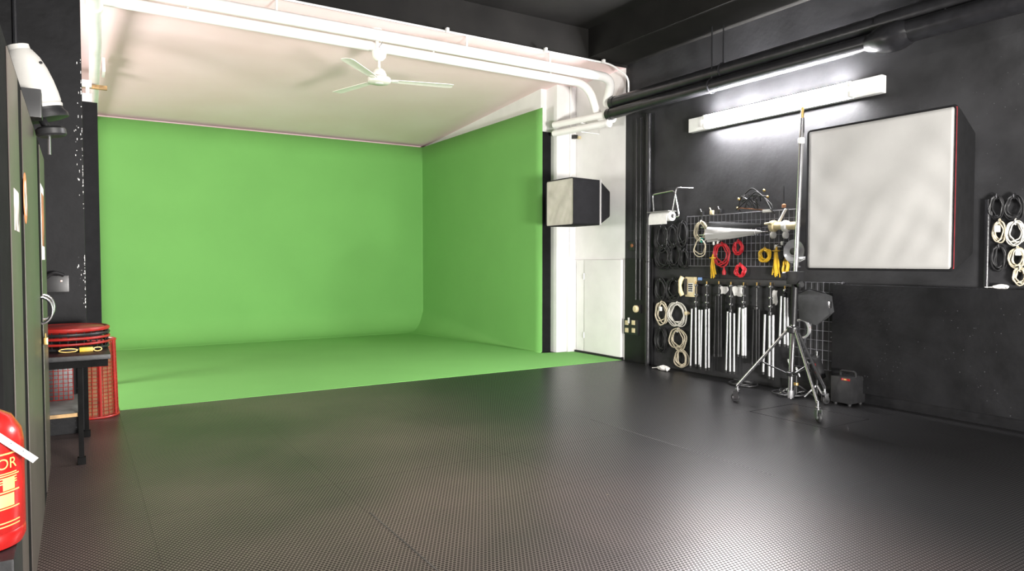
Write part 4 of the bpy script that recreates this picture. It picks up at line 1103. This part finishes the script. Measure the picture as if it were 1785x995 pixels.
# ------------------------------------------------------------------ things on the floor by the wall
def floor_kit():
    c = at(1446, 688, 2, 0)
    cx, cy = 5.70, at(1462, 640, 0, 5.56).y
    t = thing('power_pack', 'black flash power pack with red light standing on floor behind stand', 'power pack', (cx, cy, 0))
    part('case', MB().box((cx - .10, cy - .09, .02), (cx + .12, cy + .10, .25), .012), 'black_plastic', t)
    part('handle', MB().tube(bend([(cx, cy - .07, .245), (cx, cy - .07, .29), (cx, cy + .07, .29), (cx, cy + .07, .245)], 5, .03), .010, 8), 'black_plastic', t)
    part('red_tab', MB().box((cx - .104, cy - .08, .222), (cx - .098, cy + .0, .240), .001), 'red_enamel', t)
    part('yellow_tab', MB().box((cx - .105, cy - .05, .225), (cx - .099, cy - .025, .237), .001), 'label_yellow', t)
    for sx in (-.07, .09):
        for sy in (-.06, .07): part('foot', MB().lathe([(.014, 0), (.018, .02)], (cx + sx, cy + sy, 0), (0, 0, 1), 10), 'rubber', t)
    # flash head
    hx, hy = 5.72, at(1420, 640, 0, 5.68).y
    b = Vector((hx, hy, .27)); ax = Vector((-.35, .1, .9)).normalized()
    t = thing('flash_head', 'black flash head with red stripe on a low stand', 'flash head', (hx, hy, 0))
    part('body', MB().lathe([(.03, -.10), (.05, -.09), (.054, 0), (.054, .08), (.064, .10), (.064, .125), (.04, .128)], b, ax, 22), 'black_plastic', t)
    part('red_stripe', MB().box((-.014, -.008, -.05), (.014, .0, .05), .002, Matrix.Translation((hx - .066, hy - .02, .28)) @ Matrix.Rotation(-.35, 4, 'Y') @ Matrix.Rotation(1.2, 4, 'Z')), 'red_enamel', t)
    part('column', MB().tube([(hx, hy, .04), (hx, hy, .19)], .013, 10), 'black_plastic', t)
    for a in (.4, 2.5, 4.4):
        part('leg', MB().tube([(hx, hy, .12), (hx + .11 * math.cos(a), hy + .11 * math.sin(a), .008)], .008, 8), 'brushed_silver', t)
    part('knob', MB().lathe([(.012, 0), (.016, .03)], (hx - .02, hy + .05, .22), (-.3, 1, 0), 10), 'chrome', t)
    part('knob', MB().lathe([(.008, 0), (.011, .045)], (hx - .04, hy - .02, .39), (0, 0, 1), 10), 'chrome', t)
    # low silver folding stand
    fx, fy = 5.60, at(1388, 660, 0, 5.60).y
    t = thing('floor_stand', 'low black folding floor stand with one silver leg by the wall', 'light stand', (fx, fy, 0))
    part('column', MB().tube([(fx, fy, .02), (fx, fy, .20)], .012, 10), 'black_plastic', t)
    part('hub', MB().lathe([(.016, -.015), (.024, -.01), (.024, .012), (.016, .015)], (fx, fy, .12), (0, 0, 1), 14), 'brass', t)
    for q, a in enumerate((1.7, 3.6, 5.5)):
        e = Vector((fx + .16 * math.cos(a), fy + .16 * math.sin(a), .010))
        part('leg', MB().tube([(fx, fy, .12), e], .008, 8), 'brushed_silver' if q == 0 else 'black_plastic', t)
        part('brace', MB().tube([(fx, fy, .04), Vector((fx, fy, .12)).lerp(e, .55)], .004, 6), 'black_plastic', t)
    # tangle of black leads
    random.seed(21)
    for k, (x, y, lb) in enumerate(((5.68, 4.62, 'tangled black cable heap on floor under the longest folded stand'), (5.60, 4.02, 'tangled black cable heap on floor beside the flash head'))):
        pts = []
        for i in range(140):
            a = i * .42; r = .06 + .05 * math.sin(i * .13 + k) + .03 * math.sin(i * .37)
            pts.append((x + r * math.cos(a), y + 1.2 * r * math.sin(a), .009 + .05 * (.5 + .5 * math.sin(i * .21 + k)) * (1 - abs(i - 70) / 90)))
        single('cable_heap', MB().tube(pts, .0065, 6), 'black_cable', lb, 'cable', (x, y, 0), 'cable heaps by the wall')
    # bracket arms on the wall foot
    for k, (px, py, lb) in enumerate(((1391, 648, 'small silver clamp low on the wall behind a wheeled stand leg'), (1377, 634, 'small silver clamp low on the wall behind the wheeled stand pole'), (1409, 634, 'small silver clamp low on the wall beside the narrow grid'))):
        s = W(px, py, XW - .05)
        single('silver_clamp', MB().lathe([(.010, -.05), (.016, -.03), (.016, .03), (.010, .05)], s, (0, .4, 1), 12).tube([s, (XW, s.y, s.z)], .008, 6), 'chrome', lb, 'clamp', s, 'silver clamps low on the wall')
    t = thing('boom_rod', 'thin black arm with yellow collar sticking out beside narrow grid', 'arm', tuple(W(1462, 597, XW - .05)))
    a, b = W(1448, 588, XW - .08), W(1482, 606, XW - .01)
    part('arm', MB().tube([a, b], .009, 8), 'black_plastic', t)
    part('collar', MB().tube([a.lerp(b, .38), a.lerp(b, .52)], .0115, 10), 'brass', t)
floor_kit()

def bag(px, py, z, wy, label, x):
    c = at(px, py, 2, z) if x is None else W(px, py, x)
    random.seed(int(px))
    t = thing('plastic_bag', label, 'bag', (c.x, c.y, z), 'crumpled white bags')
    n, m = 20, 10; vs = []
    hx = wy * .45; hz = wy * .36
    for j in range(m + 1):
        ph = PI * j / m
        for i in range(n):
            a = 2 * PI * i / n
            cr = 1 + .14 * math.sin(5 * a + 3 * ph) + .10 * math.sin(9 * a - 5 * ph) + random.uniform(-.06, .06)
            vs.append((c.x + hx * math.sin(ph) * math.cos(a) * cr, c.y + wy * math.sin(ph) * math.sin(a) * cr, z + max(.001, hz * (1 - math.cos(ph) * (1 + .1 * math.sin(3 * a))) )))
    fs = [(j * n + i, j * n + (i + 1) % n, (j + 1) * n + (i + 1) % n, (j + 1) * n + i) for j in range(m) for i in range(n)]
    part('bag_body', MB().add(vs, fs), 'white_bag', t)
    part('twisted_end', MB().tube([(c.x, c.y + wy * .7, z + hz * .8), (c.x, c.y + wy * 1.4, z + hz * .7), (c.x - .01, c.y + wy * 2.1, z + .012)], [wy * .2, wy * .06, wy * .05], 8), 'white_bag', t)
    part('corner', MB().tube([(c.x - hx * .5, c.y - wy * .8, z + hz), (c.x - hx * .8, c.y - wy * 1.0, z + .01)], [wy * .22, wy * .08], 8), 'white_bag', t)
bag(1157, 646, 0, .085, 'crumpled white plastic bag on floor beside the cream coils', None)
bag(1745, 498, 1.045, .05, 'crumpled white plastic bag lying on the narrow wall ledge', XW - .052)
s = at(1133, 633, 2, 0)
single('paper_shred', MB().add([(s.x, s.y, .001), (s.x + .03, s.y + .07, .001), (s.x + .07, s.y + .02, .03), (s.x + .03, s.y - .02, .012), (s.x + .032, s.y + .02, .001)], [(0, 1, 2), (0, 2, 3), (0, 3, 4), (1, 4, 2), (2, 4, 3), (0, 4, 1)]), 'paper', 'small white paper shred on floor beside the drain pipe', 'paper', s)
# housings for the added lamps and battens, all unseen
for loc, tgt, sx_, sy_, pw_, lb in ADDED_LAMPS:
    L0 = Vector(loc); d = (Vector(tgt) - L0).normalized()
    b = L0 - d * .15
    t = thing('added_fill_lamp', lb, 'lamp', (b.x, b.y, 0), 'added fill lamps on stands')
    M4 = Matrix.Translation(L0) @ (d.to_track_quat('-Z', 'Y').to_matrix().to_4x4())
    part('added_fill_lamp_box', MB().box((-sx_ / 2 - .02, -sy_ / 2 - .02, .02), (sx_ / 2 + .02, sy_ / 2 + .02, .22), .02, M4), 'black_fabric', t)
    part('column', MB().tube([(b.x, b.y, .03), (b.x, b.y, b.z)], .02, 10), 'chrome', t)
    for q in range(3):
        a = q * 2.094 + .4
        part('leg', MB().tube([(b.x, b.y, .2), (b.x + .35 * math.cos(a), b.y + .35 * math.sin(a), .015)], .014, 8), 'chrome', t)
for x_, y_, lb in ADDED_BATTENS:
    t = thing('added_fill_batten', lb, 'lamp', (x_, y_, ZB), 'added fill battens')
    part('housing', B((x_ - .08, y_ - .78, 3.95), (x_ + .08, y_ + .78, ZB), .006), 'white_metal', t)
